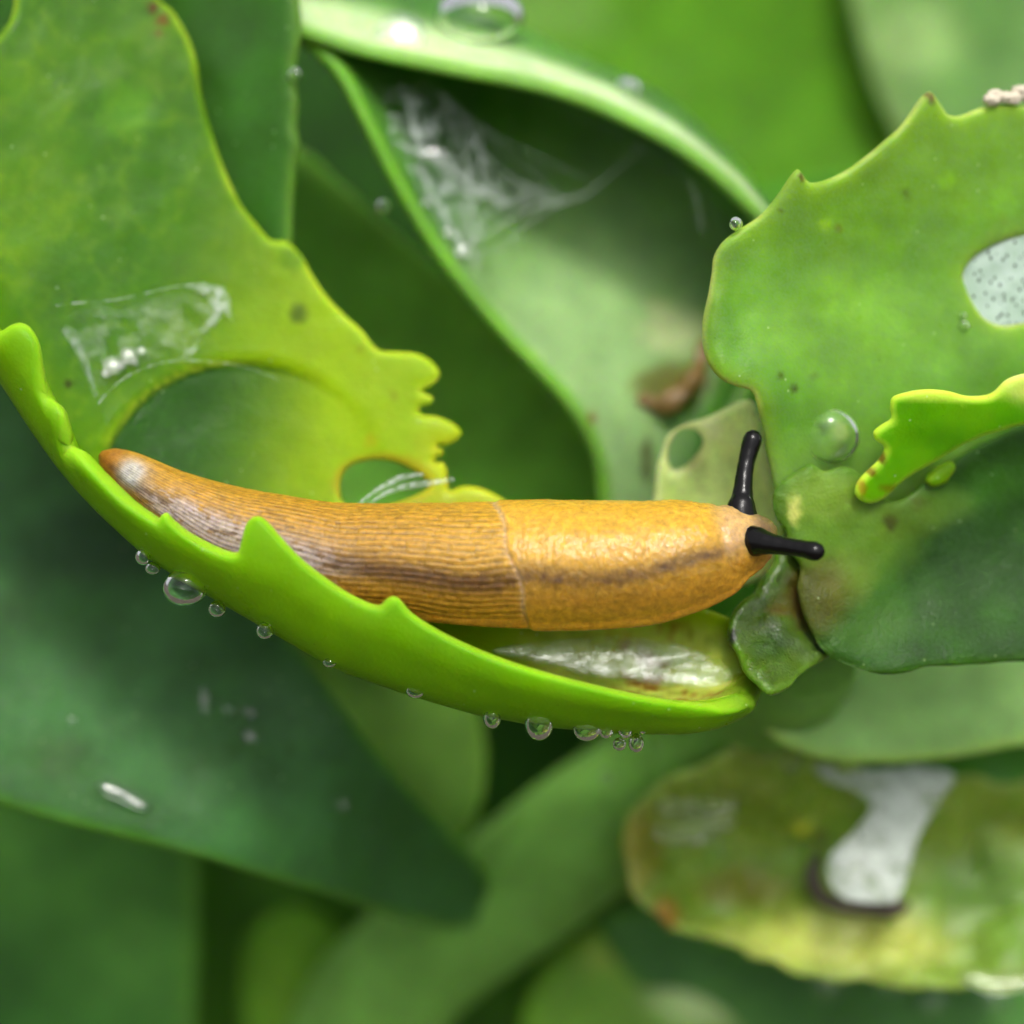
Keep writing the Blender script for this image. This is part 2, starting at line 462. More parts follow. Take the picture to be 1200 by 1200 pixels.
def slug_mat():
    m, nt, out = new_mat('slug_skin'); L = nt.links
    p = nt.nodes.new('ShaderNodeBsdfPrincipled')
    at = nt.nodes.new('ShaderNodeAttribute'); at.attribute_name = 'pig'
    n1 = pos_noise(nt, 2600, 3, .6)
    mr = nt.nodes.new('ShaderNodeMapRange'); mr.inputs[1].default_value = .3; mr.inputs[2].default_value = .7
    mr.inputs[3].default_value = .72; mr.inputs[4].default_value = 1.25
    L.new(n1.outputs['Fac'], mr.inputs[0])
    mul = nt.nodes.new('ShaderNodeVectorMath'); mul.operation = 'SCALE'
    L.new(at.outputs['Color'], mul.inputs[0]); L.new(mr.outputs[0], mul.inputs['Scale'])
    L.new(mul.outputs[0], p.inputs['Base Color'])
    p.inputs['Subsurface Weight'].default_value = 1.0
    p.inputs['Subsurface Radius'].default_value = (.8, .6, .15)
    p.inputs['Subsurface Scale'].default_value = .0006
    p.inputs['Roughness'].default_value = .46
    p.inputs['Specular IOR Level'].default_value = .32
    wa = nt.nodes.new('ShaderNodeAttribute'); wa.attribute_name = 'wet'; L.new(wa.outputs['Fac'], p.inputs['Coat Weight']); p.inputs['Coat Roughness'].default_value = .09; p.inputs['Coat IOR'].default_value = 1.36
    nb = pos_noise(nt, 6500, 2, .6)
    bp = nt.nodes.new('ShaderNodeBump'); bp.inputs['Strength'].default_value = .6; bp.inputs['Distance'].default_value = .00005
    L.new(nb.outputs['Fac'], bp.inputs['Height']); L.new(bp.outputs[0], p.inputs['Normal']); L.new(bp.outputs[0], p.inputs['Coat Normal'])
    L.new(p.outputs[0], out.inputs['Surface']); return m
M_SLUG = slug_mat()

def plain_mat(name, col, rough, coat=0, bump=0, scale=4000, var=.3):
    m, nt, out = new_mat(name); L = nt.links
    p = nt.nodes.new('ShaderNodeBsdfPrincipled')
    n = pos_noise(nt, scale, 4, .6)
    cr = nt.nodes.new('ShaderNodeMix'); cr.data_type = 'RGBA'
    cr.inputs['A'].default_value = (*[c * (1 - var) for c in col], 1); cr.inputs['B'].default_value = (*[min(1, c * (1 + var)) for c in col], 1)
    L.new(n.outputs['Fac'], cr.inputs['Factor']); L.new(cr.outputs['Result'], p.inputs['Base Color'])
    p.inputs['Roughness'].default_value = rough; p.inputs['Coat Weight'].default_value = coat; p.inputs['Coat Roughness'].default_value = .08
    if bump:
        bp = nt.nodes.new('ShaderNodeBump'); bp.inputs['Strength'].default_value = bump; bp.inputs['Distance'].default_value = .0001
        L.new(n.outputs['Fac'], bp.inputs['Height']); L.new(bp.outputs[0], p.inputs['Normal'])
    L.new(p.outputs[0], out.inputs['Surface']); return m
M_STALK = plain_mat('stalk_black', (.003, .0025, .0025), .16, 0, .15, 6000)
M_STALK.node_tree.nodes['Principled BSDF'].inputs['Specular IOR Level'].default_value = .28
M_SOIL = plain_mat('soil', (.05, .042, .028), .9, 0, 1.0, 160, .6)
M_CRUST = plain_mat('pale_crust', (.62, .55, .42), .8, 0, .8, 5000)
M_SCAR = plain_mat('dark_scar', (.035, .02, .012), .5, .2, .8, 3000, .5)
M_SCAB = plain_mat('brown_scab', (.17, .095, .02), .5, .2, .8, 3000, .6)

def window_mat(name, ca, cb):
    """eaten-out patch: only the clear skin of the leaf is left, dotted with dark pores"""
    m, nt, out = new_mat(name); L = nt.links
    p = nt.nodes.new('ShaderNodeBsdfPrincipled')
    tc = nt.nodes.new('ShaderNodeTexCoord')
    mp = nt.nodes.new('ShaderNodeMapping'); mp.inputs['Rotation'].default_value = (.0, .35, .0); mp.inputs['Scale'].default_value = (1, .5, .62)
    v = nt.nodes.new('ShaderNodeTexVoronoi'); v.inputs['Scale'].default_value = 3000; v.inputs['Randomness'].default_value = .62
    L.new(tc.outputs['Object'], mp.inputs['Vector']); L.new(mp.outputs[0], v.inputs['Vector'])
    mr = nt.nodes.new('ShaderNodeMapRange'); mr.inputs[1].default_value = .2; mr.inputs[2].default_value = .28
    L.new(v.outputs['Distance'], mr.inputs[0])
    n = pos_noise(nt, 700, 3, .6)
    c1 = nt.nodes.new('ShaderNodeMix'); c1.data_type = 'RGBA'
    c1.inputs['A'].default_value = (*ca, 1); c1.inputs['B'].default_value = (*cb, 1)
    L.new(n.outputs['Fac'], c1.inputs['Factor'])
    c2 = nt.nodes.new('ShaderNodeMix'); c2.data_type = 'RGBA'
    c2.inputs['A'].default_value = (.012, .016, .012, 1)
    L.new(mr.outputs[0], c2.inputs['Factor']); L.new(c1.outputs['Result'], c2.inputs['B'])
    L.new(c2.outputs['Result'], p.inputs['Base Color'])
    p.inputs['Roughness'].default_value = .22; p.inputs['Subsurface Weight'].default_value = .5
    p.inputs['Subsurface Radius'].default_value = (.8, 1, .6); p.inputs['Subsurface Scale'].default_value = .0005
    L.new(p.outputs[0], out.inputs['Surface']); return m
M_WINDOW = window_mat('skin_window', (.22, .34, .22), (.5, .6, .54))
M_WINDOW2 = window_mat('skin_window_green', (.09, .2, .04), (.3, .42, .26))

# pigment helper: base colour + large-scale variation + margin tint + spots
def pigment(base, alt=None, edge=None, ew=16, spots=(), fs=150, seed=1, hole=None):
    base = np.array(base, float); alt = base * .7 if alt is None else np.array(alt, float)
    def f(x, y, d, *uv):
        t = sstep(.3, .7, fbm(x / fs, y / fs, seed))[:, None]
        c = base * (1 - t) + alt * t
        if edge is not None:
            k = (1 - sstep(0, ew, d))[:, None] * .85
            c = c * (1 - k) + np.array(edge) * k
        for (sx, sy, rx, ry, col, a) in spots:
            wob = 1 + .5 * (fbm(x / (rx * .6 + 3), y / (ry * .6 + 3), seed + 9) - .5)
            q = np.hypot((x - sx) / rx, (y - sy) / ry) * wob
            k = ((1 - sstep(.45, 1.15, q)) * a)[:, None]
            c = c * (1 - k) + np.array(col) * k
        return c
    return f

def veins(x, y, cx, cy, n, seed):
    ang = np.arctan2(y - cy, x - cx) * n + 1.6 * (fbm(x / 120, y / 120, seed) - .5) * 4
    r = np.hypot(x - cx, y - cy)
    main = np.exp(-((np.abs((ang % 1) - .5)) / .10) ** 2)
    side = np.exp(-((np.abs(((r / 46 + 2.5 * (fbm(x / 60, y / 60, seed + 2) - .5)) % 1) - .5)) / .09) ** 2) * .5
    return np.clip(main + side, 0, 1) * (.4 + .6 * vnoise(x / 50, y / 50, seed + 5))
# ------------------------------------------------------------------ ground
GZ = 0.0
n = 60
gx = np.sign(np.linspace(-1, 1, n)) * np.abs(np.linspace(-1, 1, n)) ** 4 * 60
X, Y = np.meshgrid(gx, gx)
Zg = GZ + .006 * (fbm(X * 40, Y * 40, 3) - .5)
a = (np.arange(n - 1)[:, None] * n + np.arange(n - 1)[None]).ravel()
ground = make_mesh('ground', np.c_[X.ravel(), Y.ravel(), Zg.ravel()], np.c_[a, a + 1, a + n + 1, a + n], M_SOIL)
tag(ground, 'dark garden soil under the plants', None, None, 'structure')

# ------------------------------------------------------------------ shoots
shootA = empty('sedum_shoot', 'fleshy green shoot whose cupped toothed leaf carries the slug', 'plant', 'sedum shoots')
shootB = empty('sedum_shoot', 'dark blue-green shoot behind the slug with a pod-like curled leaf full of slime', 'plant', 'sedum shoots')
shootC = empty('sedum_shoot', 'blurred bright green shoot filling the upper right behind the others', 'plant', 'sedum shoots')
shootD = empty('sedum_shoot', 'blurred shaded shoot low behind the leaves at the bottom edge', 'plant', 'sedum shoots')
def down(x, y, z, L):
    """a point L straight down in the world from a layout point"""
    k0 = (D + z) / D
    b = (600 - y) * k0 - L * math.cos(PITCH); zz = z + L * math.sin(PITCH); k = (D + zz) / D
    return (600 + (x - 600) * k0 / k, 600 - b / k, zz)
def base_of(o, x, y, z):
    pass
def stem(parent, x, y, z, r, lean=0):
    pts = [down(x + lean * t, y, z, t * 2600) for t in np.linspace(0, 1, 9)]
    L = [(x, y, z)]
    # stop at the soil
    P = [p for p in pts if W(*p)[2] > GZ - .004]
    return tube('stem', parent, P, np.linspace(r, r * 1.25, len(P)), M_STEM, lin(90, 140, 50), 20, 30)

# ------------------------------------------------------------------ the cupped leaf with the slug
yB = xcurve([(-120, 220), (-60, 335), (0, 425), (40, 488), (80, 546), (120, 590), (180, 645), (240, 682), (300, 716), (400, 774), (480, 802), (560, 826), (640, 840), (720, 847), (800, 848), (825, 845), (850, 838), (880, 822), (906, 798), (960, 760)])
yR = xcurve([(-120, 190), (-60, 300), (-15, 374), (10, 386), (32, 400), (60, 452), (95, 524), (150, 582), (200, 612), (280, 640), (330, 645), (400, 688), (460, 712), (520, 742), (600, 774), (680, 797), (760, 816), (820, 823), (850, 824), (880, 813), (906, 792), (960, 756)])
yT = xcurve([(-120, 150), (-60, 290), (0, 395), (60, 478), (130, 552), (200, 606), (300, 656), (400, 688), (500, 706), (600, 716), (700, 722), (800, 724), (900, 745), (940, 755)])
zT = xcurve([(-120, 50), (0, 55), (130, 62), (300, 78), (600, 82), (800, 70), (900, 45), (940, 40)])
zR = xcurve([(-120, -55), (0, -55), (130, -62), (300, -88), (600, -92), (760, -72), (870, -35), (940, 0)])
LF = 230.0
def dfar(h):       # how the far half leans back above the fold
    return 16 * np.tanh(h / 60) + .16 * h
def bowl(x, y):    # scooped hollow beside the tail
    q = np.hypot((x - 285) / 178, (y - 590) / 168)
    return sstep(1.02, .97, q) * sstep(480, 330, x)
def fold_map(x, b):
    yt = yT(x); v = (b - yt) / LF
    zt, zr, yb, yr = zT(x), zR(x), yB(x), yR(x)
    h = np.maximum(-(b - yt), 0)
    zfar = zt + dfar(h) + 7 * bowl(x, b)
    # right margin of the far half curls slightly towards the lens
    ctrl = [(yt - 110, zt + dfar(110.)), (yt, zt), (yb - .32 * (yb - yt), zt * .62), (yb, zr * .28), (yb - .52 * (yb - yr), zr * .86), (yr, zr), (yr - .5 * (yb - yr) - 6, zr * .97)]
    vs = np.clip(v, 0, 1.24) / .25
    i = np.minimum(vs.astype(int), 4); t = vs - i
    A = np.array([c[0] * np.ones_like(x) for c in ctrl]); B = np.array([c[1] * np.ones_like(x) for c in ctrl])
    # ctrl index: v=-.25 ->0, 0->1 ...
    j = i + 1; r = np.arange(len(x))
    def cr(Q):
        p0, p1, p2, p3 = Q[j - 1, r], Q[j, r], Q[j + 1, r], Q[np.minimum(j + 2, 6), r]
        return .5 * (2*p1 + (p2 - p0)*t + (2*p0 - 5*p1 + 4*p2 - p3)*t*t + (3*p1 - p0 - 3*p2 + p3)*t**3)
    return x, np.where(v <= 0, b, cr(A)), np.where(v <= 0, zfar, cr(B))
def rim_dom(x, y):   # domain position of a rim point seen at (x, y)
    yb, yr = yB(x), yR(x)
    slope = (.5 * (yb - yr) + 6 + .52 * (yb - yr)) / .5
    return yT(x) + LF * np.clip(1 + (yr - y) / slope, .55, 1.24)
rim = [(-110, 190), (-60, 285), (-20, 345), (-6, 392), (2, 388), (12, 382), (24, 381), (36, 388), (47, 408), (52, 440), (55, 466), (62, 470), (70, 474), (77, 486), (80, 506), (82, 528), (92, 531), (104, 540), (125, 562), (150, 586), (178, 605), (186, 609), (190, 603), (197, 602), (204, 611), (225, 628), (250, 642), (268, 648), (279, 647), (283, 634), (288, 620), (296, 611), (305, 610), (316, 618), (335, 637), (362, 662), (400, 690), (430, 706), (445, 709), (452, 703), (460, 700), (468, 703), (485, 720), (530, 747), (600, 776), (680, 799), (760, 817), (820, 825), (850, 827), (880, 817), (906, 797)]
far = [(-110, 60), (-20, 58), (2, 38), (14, 16), (22, -30), (60, -90), (150, -90), (178, -30), (186, -2), (203, 14), (222, 46), (231, 75), (236, 110), (249, 158), (263, 198), (281, 237), (300, 262), (318, 281), (336, 283), (353, 299), (368, 325), (383, 347), (402, 367), (425, 388), (438, 405), (447, 411), (466, 412), (487, 414), (504, 422), (515, 436), (512, 447), (501, 455), (495, 459), (503, 463), (508, 467), (505, 473), (496, 476), (491, 480), (496, 486), (512, 488), (531, 496), (541, 507), (536, 516), (524, 522), (512, 522), (519, 528), (519, 533), (511, 537), (511, 543), (517, 541), (523, 548), (525, 563), (527, 575), (540, 570), (560, 571), (580, 579), (602, 594), (640, 640), (700, 690), (800, 706), (880, 735), (906, 758)]
farS = catmull(far, 3.2, closed=False)
rimS = catmull(rim, 3.2, closed=False)
rimD = np.c_[rimS[:, 0], rim_dom(rimS[:, 0], rimS[:, 1])]
rimD[:, 1] = np.where(rimD[:, 0] > 862, np.minimum(rimD[:, 1], yT(rimD[:, 0]) + LF * (1.0 - .8 * sstep(858, 904, rimD[:, 0]))), rimD[:, 1])
rimD = rimD[::-1]
hole1 = [(399, 578), (401, 558), (413, 545), (436, 539), (460, 541), (480, 549), (496, 560), (502, 571), (480, 583), (450, 592), (420, 596), (404, 590)]
G_BR = lin(150, 185, 30); G_YG = lin(158, 188, 32); G_MD = lin(98, 150, 30); G_DK = lin(60, 110, 45)
BROWN = lin(105, 60, 22); TAN = lin(200, 170, 95); WHT = lin(205, 215, 190)
def pig_main(x, y, d, *a):
    v = (y - yT(x)) / LF
    front = sstep(.35, .6, v)[:, None]
    t = sstep(.32, .68, fbm(x / 130, y / 130, 4))[:, None]
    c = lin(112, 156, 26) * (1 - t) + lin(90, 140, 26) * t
    # yellower green towards the toothed margin
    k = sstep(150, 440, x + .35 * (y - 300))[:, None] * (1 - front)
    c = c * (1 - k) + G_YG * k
    vn = (veins(x, y, 1080, 700, 7, 3) * (1 - front[:, 0]) * .22)[:, None]
    c = c * (1 - vn) + lin(170, 200, 70) * vn
    # scooped hollow: darker green, fading out to the right
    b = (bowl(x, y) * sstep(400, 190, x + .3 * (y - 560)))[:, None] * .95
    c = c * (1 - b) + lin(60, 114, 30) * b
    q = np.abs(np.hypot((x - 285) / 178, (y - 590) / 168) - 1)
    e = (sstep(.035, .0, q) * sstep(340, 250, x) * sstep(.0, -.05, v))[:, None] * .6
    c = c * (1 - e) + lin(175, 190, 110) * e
    # pale margin
    e = ((1 - sstep(1, 11, d)) * (.1 + .55 * vnoise(x / 30, y / 30, 19)))[:, None] * (1 - front * .35)
    c = c * (1 - e) + lin(205, 226, 140) * e
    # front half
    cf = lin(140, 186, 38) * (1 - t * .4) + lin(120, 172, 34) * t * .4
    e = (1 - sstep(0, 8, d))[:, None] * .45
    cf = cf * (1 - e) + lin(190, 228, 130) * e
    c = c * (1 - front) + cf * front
    # grazed pale flesh under the slug's head
    g = (sstep(560, 660, x) * sstep(905, 840, x) * sstep(-.02, .06, v) * sstep(.52, .40, v))[:, None]
    st = fbm(x / 70 + y / 60, (y - .25 * x) / 7, 12)[:, None]
    flesh = lin(120, 150, 70) * (1 - st) + lin(215, 225, 185) * st
    c = c * (1 - g * .85) + flesh * g * .85
    br = sstep(.56, .72, fbm(x / 40, (y - .4 * x) / 14, 33))[:, None] * g * sstep(680, 760, x)[:, None]
    c = c * (1 - br * .75) + lin(140, 80, 30) * br * .75
    k = sstep(835, 895, x)[:, None] * .75
    c = c * (1 - k) + lin(92, 122, 40) * k
    # hole lip
    hp = np.hypot((x - 450) / 56, (y - 568) / 33)
    e = (sstep(1.16, .98, hp) * sstep(-.1, -.3, v))[:, None]
    c = c * (1 - e * .7) + lin(178, 172, 88) * e * .7
    e = (sstep(470, 520, x) * sstep(470, 540, y) * sstep(-.02, -.1, v))[:, None] * .6
    c = c * (1 - e) + lin(190, 195, 90) * e
    for (sx, sy, r, col, s) in [(200, 324, 4, (18, 26, 12), .95), (85, 456, 5, (50, 45, 20), .8), (78, 452, 3, (60, 50, 20), .8), (350, 368, 12, (95, 120, 30), .8), (343, 305, 16, (110, 150, 60), .6), (178, 12, 7, (120, 50, 20), .9), (190, 24, 8, (150, 70, 25), .7), (184, 42, 5, (140, 80, 25), .6), (277, 388, 3, (70, 70, 20), .7), (435, 516, 10, (170, 175, 40), .6), (460, 463, 7, (150, 160, 40), .6), (425, 412, 5, (140, 150, 40), .6), (150, 130, 40, (120, 175, 40), .5)]:
        k = (sstep(1.1, .5, np.hypot(x - sx, y - sy) / r * (1 + .6 * (vnoise(x / 3, y / 3, 8) - .5))) * s)[:, None]
        c = c * (1 - k) + lin(*col) * k
    return c
def bump_main(x, y, d):
    v = (y - yT(x)) / LF
    q = np.hypot((x - 285) / 178, (y - 590) / 168)
    r = 1.0 * np.exp(-((q - 1.02) / .02) ** 2) * sstep(380, 260, x) * (v < -.02)
    g = sstep(560, 660, x) * sstep(-.02, .06, v) * sstep(.5, .38, v)
    r = r + g * 7 * (fbm(x / 60 + y / 60, (y - .25 * x) / 12, 12) - .5)
    return r + 1.6 * (fbm(x / 24, y / 24, 6) - .5) + 5 * (fbm(x / 110, y / 110, 16) - .5) * sstep(0, 30, d)
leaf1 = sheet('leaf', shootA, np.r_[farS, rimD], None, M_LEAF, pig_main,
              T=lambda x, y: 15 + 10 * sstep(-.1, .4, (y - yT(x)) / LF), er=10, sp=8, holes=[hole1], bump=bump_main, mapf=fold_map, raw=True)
tag(leaf1, 'bright yellow-green leaf folded into a trough round the slug, its margin gnawed into teeth')

# ------------------------------------------------------------------ slug
slug = empty('garden_slug', 'wet orange-brown slug with black eye stalks lying in the folded leaf', 'slug')
sp = np.array([(118, 531, 14, 4), (127, 538, 12, 15), (150, 553, 8, 25), (200, 585, 0, 36), (260, 617, 0, 50), (320, 639, 0, 60), (400, 657, 0, 67), (500, 664, 0, 74), (590, 667, 0, 79), (680, 668, -2, 79), (750, 665, -4, 76), (800, 657, -6, 70), (835, 648, -6, 61), (860, 638, -6, 50), (878, 632, -5, 40), (893, 626, -3, 28), (903, 622, 0, 17), (909, 620, 2, 5)], float)
NS, NA = 760, 220
q = catmull(sp, .9, closed=False)
Ls = np.r_[0, np.cumsum(np.linalg.norm(np.diff(q[:, :3], axis=0), axis=1))]
qs = np.stack([np.interp(np.linspace(0, Ls[-1], NS), Ls, q[:, k]) for k in range(4)], 1)
tg = np.gradient(qs[:, :3], axis=0); tg /= np.linalg.norm(tg, axis=1)[:, None]
upd = np.array([0, -math.cos(PITCH), -math.sin(PITCH)])
ph = np.linspace(-math.pi, math.pi, NA, endpoint=False)          # 0 = back, +90 deg = the flank facing the lens
PHI, SI = np.meshgrid(ph, np.arange(NS))
Xc = qs[SI, 0]
deg = np.degrees(PHI)
R0 = qs[SI, 3]
# flattened sole
flat = np.where(np.abs(deg) > 118, np.cos(np.radians(118)) / np.minimum(np.cos(PHI), -.2), 1.0)
flat = np.clip(flat, .62, 1)
Rr = R0 * (1 - .75 * (1 - flat))
# foot fringe
Rr = Rr + 3.0 * np.exp(-((np.abs(deg) - 116) / 5) ** 2) * sstep(8, 30, R0)
xe = 582 + 42 * sstep(-25, 125, deg) + 10 * sstep(-30, -110, deg) + 3 * np.sin(deg / 9.)     # mantle's rear margin
mant = sstep(-3, 3, Xc - xe)
mant_f = mant * sstep(862, 846, Xc + .10 * (deg - 40))
# rear: rows of long tubercles
arc = R0 * PHI
wv = 7 * (fbm(Xc / 60, deg / 26, 5) - .5)
rows = (deg + wv + 1.5 * np.sin(Xc / 23.)) / 6.0
cell = np.floor(rows)
ridge = np.abs(np.sin(np.pi * rows)) ** .7
brk = vnoise(Xc / 17 + 7.3 * _hash(cell, cell * 0, 3) * 10, cell * 3.7, 21)
brkg = 1 - .9 * sstep(.34, .16, vnoise(Xc / 8.5 + 60 * _hash(cell, cell * 0, 3), cell * 3.7, 21))
tub = ridge * (.4 + .6 * brkg)
tail_amp = np.clip(R0 / 60, .15, 1) * (1 - mant)
flankfade = sstep(128, 95, np.abs(deg))
disp = tail_amp * flankfade * 1.7 * (tub - .5)
gran = fbm(Xc / 4.6, arc / 4.2, 31, 2); gran2 = fbm(Xc / 22, arc / 18, 41, 3)
disp = disp + mant_f * (2.6 + 1.5 * (gran - .5) * sstep(120, 70, np.abs(deg)) + 1.4 * (gran2 - .5))
disp = disp - 1.0 * np.exp(-((Xc - xe + 3) / 4.0) ** 2) * sstep(130, 100, np.abs(deg))
head = sstep(840, 862, Xc + .10 * (deg - 40))
disp = disp + head * (3.0 * (fbm(Xc / 9, arc / 8, 51, 3) - .5)) * sstep(5, 30, R0)
disp = disp - 3.0 * np.exp(-((Xc + .10 * (deg - 40) - 852) / 5) ** 2) * sstep(110, 80, np.abs(deg))
disp = disp + 2.0 * (fbm(Xc / 70, arc / 45, 61, 2) - .5)
Rr = np.maximum(Rr + disp * sstep(0, 18, R0), .5)
dv = upd - tg * (tg @ upd)[:, None]; dv /= np.linalg.norm(dv, axis=1)[:, None]
lv = np.cross(tg, dv)
lv *= np.sign(-lv[NS // 2, 2])                      # towards the lens
V = qs[SI, :3] + Rr[..., None] * (np.cos(PHI)[..., None] * dv[SI] + np.sin(PHI)[..., None] * lv[SI])
Vw = W(V[..., 0], V[..., 1], V[..., 2]).reshape(-1, 3)
i0 = (np.arange(NS - 1)[:, None] * NA + np.arange(NA)[None]); i1 = (np.arange(NS - 1)[:, None] * NA + (np.arange(NA) + 1) % NA)
F = np.stack([i0, i1, i1 + NA, i0 + NA], -1).reshape(-1, 4)
a0 = Vw[F[len(F) // 2]]; nrm = np.cross(a0[1] - a0[0], a0[2] - a0[0])
if nrm @ (a0.mean(0) - W(*qs[NS // 2, :3])) < 0: F = F[:, ::-1].copy()
# pigment
def mixc(c, col, k): return c * (1 - k[..., None]) + np.asarray(col) * k[..., None]
c = np.tile(lin(190, 148, 38), (NS, NA, 1))
c = mixc(c, lin(168, 126, 34), (1 - mant) * .8 * sstep(600, 420, Xc))
c = mixc(c, lin(78, 52, 20), (1 - mant) * flankfade * sstep(.55, .1, tub) * (.28 + .3 * fbm(Xc / 50, deg / 20, 15)))           # grooves
c = mixc(c, lin(176, 132, 40), (1 - mant) * sstep(.75, 1, tub) * .35)
c = mixc(c, lin(212, 164, 48), mant_f * sstep(75, 20, np.abs(deg)) * .6)
c = mixc(c, lin(164, 116, 26), sstep(66, 90, deg) * .7)
c = mixc(c, lin(176, 122, 30), sstep(100, 125, deg) * .6)
# dark side band (both flanks)
bc = np.where(Xc < 606, 66 + 6 * np.sin(Xc / 70.), 66 + 3 * sstep(620, 690, Xc) - 9 * sstep(700, 830, Xc))
bw = np.where(Xc < 590, 13, 9.5) * (1 + .5 * (fbm(Xc / 30, deg / 12, 71) - .5))
band = np.exp(-(((np.abs(deg) - bc) / bw) ** 2))
band = np.maximum(band, .35 * sstep(bc - 2, bc + 3, np.abs(deg)) * sstep(bc + 34, bc + 6, np.abs(deg)))
c = mixc(c, lin(84, 54, 26), np.clip(band * (1.0 - .18 * mant) * (.66 + .6 * fbm(Xc / 9, arc / 6, 81)), 0, .92) * sstep(900, 840, Xc))
# grey-violet worn patch along the tail
gp = sstep(165, 200, Xc) * sstep(440, 300, Xc) * np.exp(-((deg - 68) / 22) ** 2)
c = mixc(c, lin(178, 160, 152), np.clip(gp * 1.35 * sstep(.30, .52, fbm(Xc / 11, arc / 7, 91)) + gp * .25, 0, .92))
gp = np.exp(-((Xc - 156) / 13) ** 2 - ((deg - 48) / 32) ** 2)
c = mixc(c, lin(185, 182, 178), np.clip(gp * 1.3, 0, .9))
c = mixc(c, lin(150, 98, 30), sstep(150, 128, Xc) * .8)
# mantle margin line and head
c = mixc(c, lin(196, 164, 122), np.exp(-((Xc - xe + 2) / 3.5) ** 2) * .6 * sstep(120, 80, np.abs(deg)))
c = mixc(c, lin(196, 160, 112), head * sstep(75, 35, np.abs(deg - 15)) * .75)
c = mixc(c, lin(74, 58, 36), sstep(880, 896, Xc) * .8)
c = np.clip(c, .004, .9)
body = make_mesh('body', Vw, F, M_SLUG, slug, {'pig': c.reshape(-1, 3), 'wet': (.12 + .42 * mant).ravel()})
st1 = tube('eye_stalk', slug, [(868, 606, -6), (869, 592, -4), (870, 580, 0), (872, 560, 5), (875, 540, 10), (879, 525, 13), (882, 515, 14)], [21, 16.5, 12.5, 10.5, 10, 11, 11.5], M_STALK, None, 22, 2,
           bump=lambda i, th: .012 * np.sin(i * .9) + .012 * np.sin(th * 5 + i * .3))
tag(st1, 'black eye stalk pointing up')
st2 = tube('eye_stalk', slug, [(878, 634, -30), (890, 635, -44), (902, 637, -54), (920, 640, -64), (940, 643, -74), (950, 645, -79), (955, 646, -81)], [20, 16.5, 12.5, 10.5, 10.2, 11, 11.5], M_STALK, None, 22, 2,
           bump=lambda i, th: .012 * np.sin(i * .9) + .012 * np.sin(th * 5 + i * .3))
tag(st2, 'black eye stalk pointing forward')

# ------------------------------------------------------------------ leaves round the slug's head
def pig_right(x, y, d, *a):
    t = sstep(.3, .7, fbm(x / 130, y / 130, 44))[:, None]
    c = lin(108, 160, 54) * (1 - t) + lin(124, 172, 70) * t
    vn = (veins(x, y, 930, 700, 6, 13) * .25)[:, None]
    c = c * (1 - vn) + lin(150, 190, 100) * vn
    k = sstep(470, 180, y + .5 * (x - 900) * 0 + .25 * np.abs(x - 960))[:, None] * .6
    c = c * (1 - k) + lin(122, 160, 32) * k
    e = (1 - sstep(0, 26, d))[:, None] * .45
    c = c * (1 - e) + lin(150, 180, 56) * e
    e = ((1 - sstep(0, 6, d)) * .8 * vnoise(x / 26, y / 26, 29))[:, None]
    c = c * (1 - e) + lin(200, 210, 150) * e
    for (sx, sy, r, col, s) in [(937, 206, 5, (95, 50, 20), .8), (1087, 112, 7, (110, 60, 25), .8), (1090, 120, 4, (90, 50, 20), .7), (982, 265, 5, (110, 80, 25), .8), (965, 262, 10, (150, 190, 30), .7), (1060, 228, 5, (90, 110, 20), .8), (1107, 212, 12, (140, 190, 40), .7), (1175, 240, 20, (130, 180, 60), .5), (1172, 258, 6, (120, 150, 40), .6), (924, 456, 5, (60, 45, 20), .85), (985, 505, 16, (190, 205, 160), .6), (962, 500, 9, (60, 96, 40), .7), (985, 525, 12, (96, 110, 60), .6), (948, 442, 3, (70, 60, 20), .7), (912, 440, 2.5, (70, 70, 20), .7), (898, 304, 2.5, (60, 90, 20), .7), (926, 327, 2.5, (60, 90, 20), .7), (912, 245, 3, (90, 100, 20), .6), (1010, 178, 6, (120, 110, 40), .5), (1195, 330, 60, (175, 195, 90), .4)]:
        k = (sstep(1.1, .5, np.hypot(x - sx, y - sy) / r * (1 + .6 * (vnoise(x / 3, y / 3, 8) - .5))) * s)[:, None]
        c = c * (1 - k) + lin(*col) * k
    # watery paler tissue near the node
    k = (sstep(470, 560, y) * .6)[:, None]
    c = c * (1 - k) + lin(135, 170, 95) * k
    return c
win = [(1128, 325), (1135, 308), (1150, 295), (1172, 284), (1192, 278), (1215, 275), (1240, 300), (1240, 350), (1215, 372), (1190, 380), (1170, 381), (1152, 372), (1138, 352)]
win2 = [(938, 494), (948, 485), (962, 486), (974, 481), (990, 485), (1002, 492), (1004, 508), (1006, 520), (994, 532), (984, 544), (968, 542), (962, 528), (950, 518), (946, 504)]
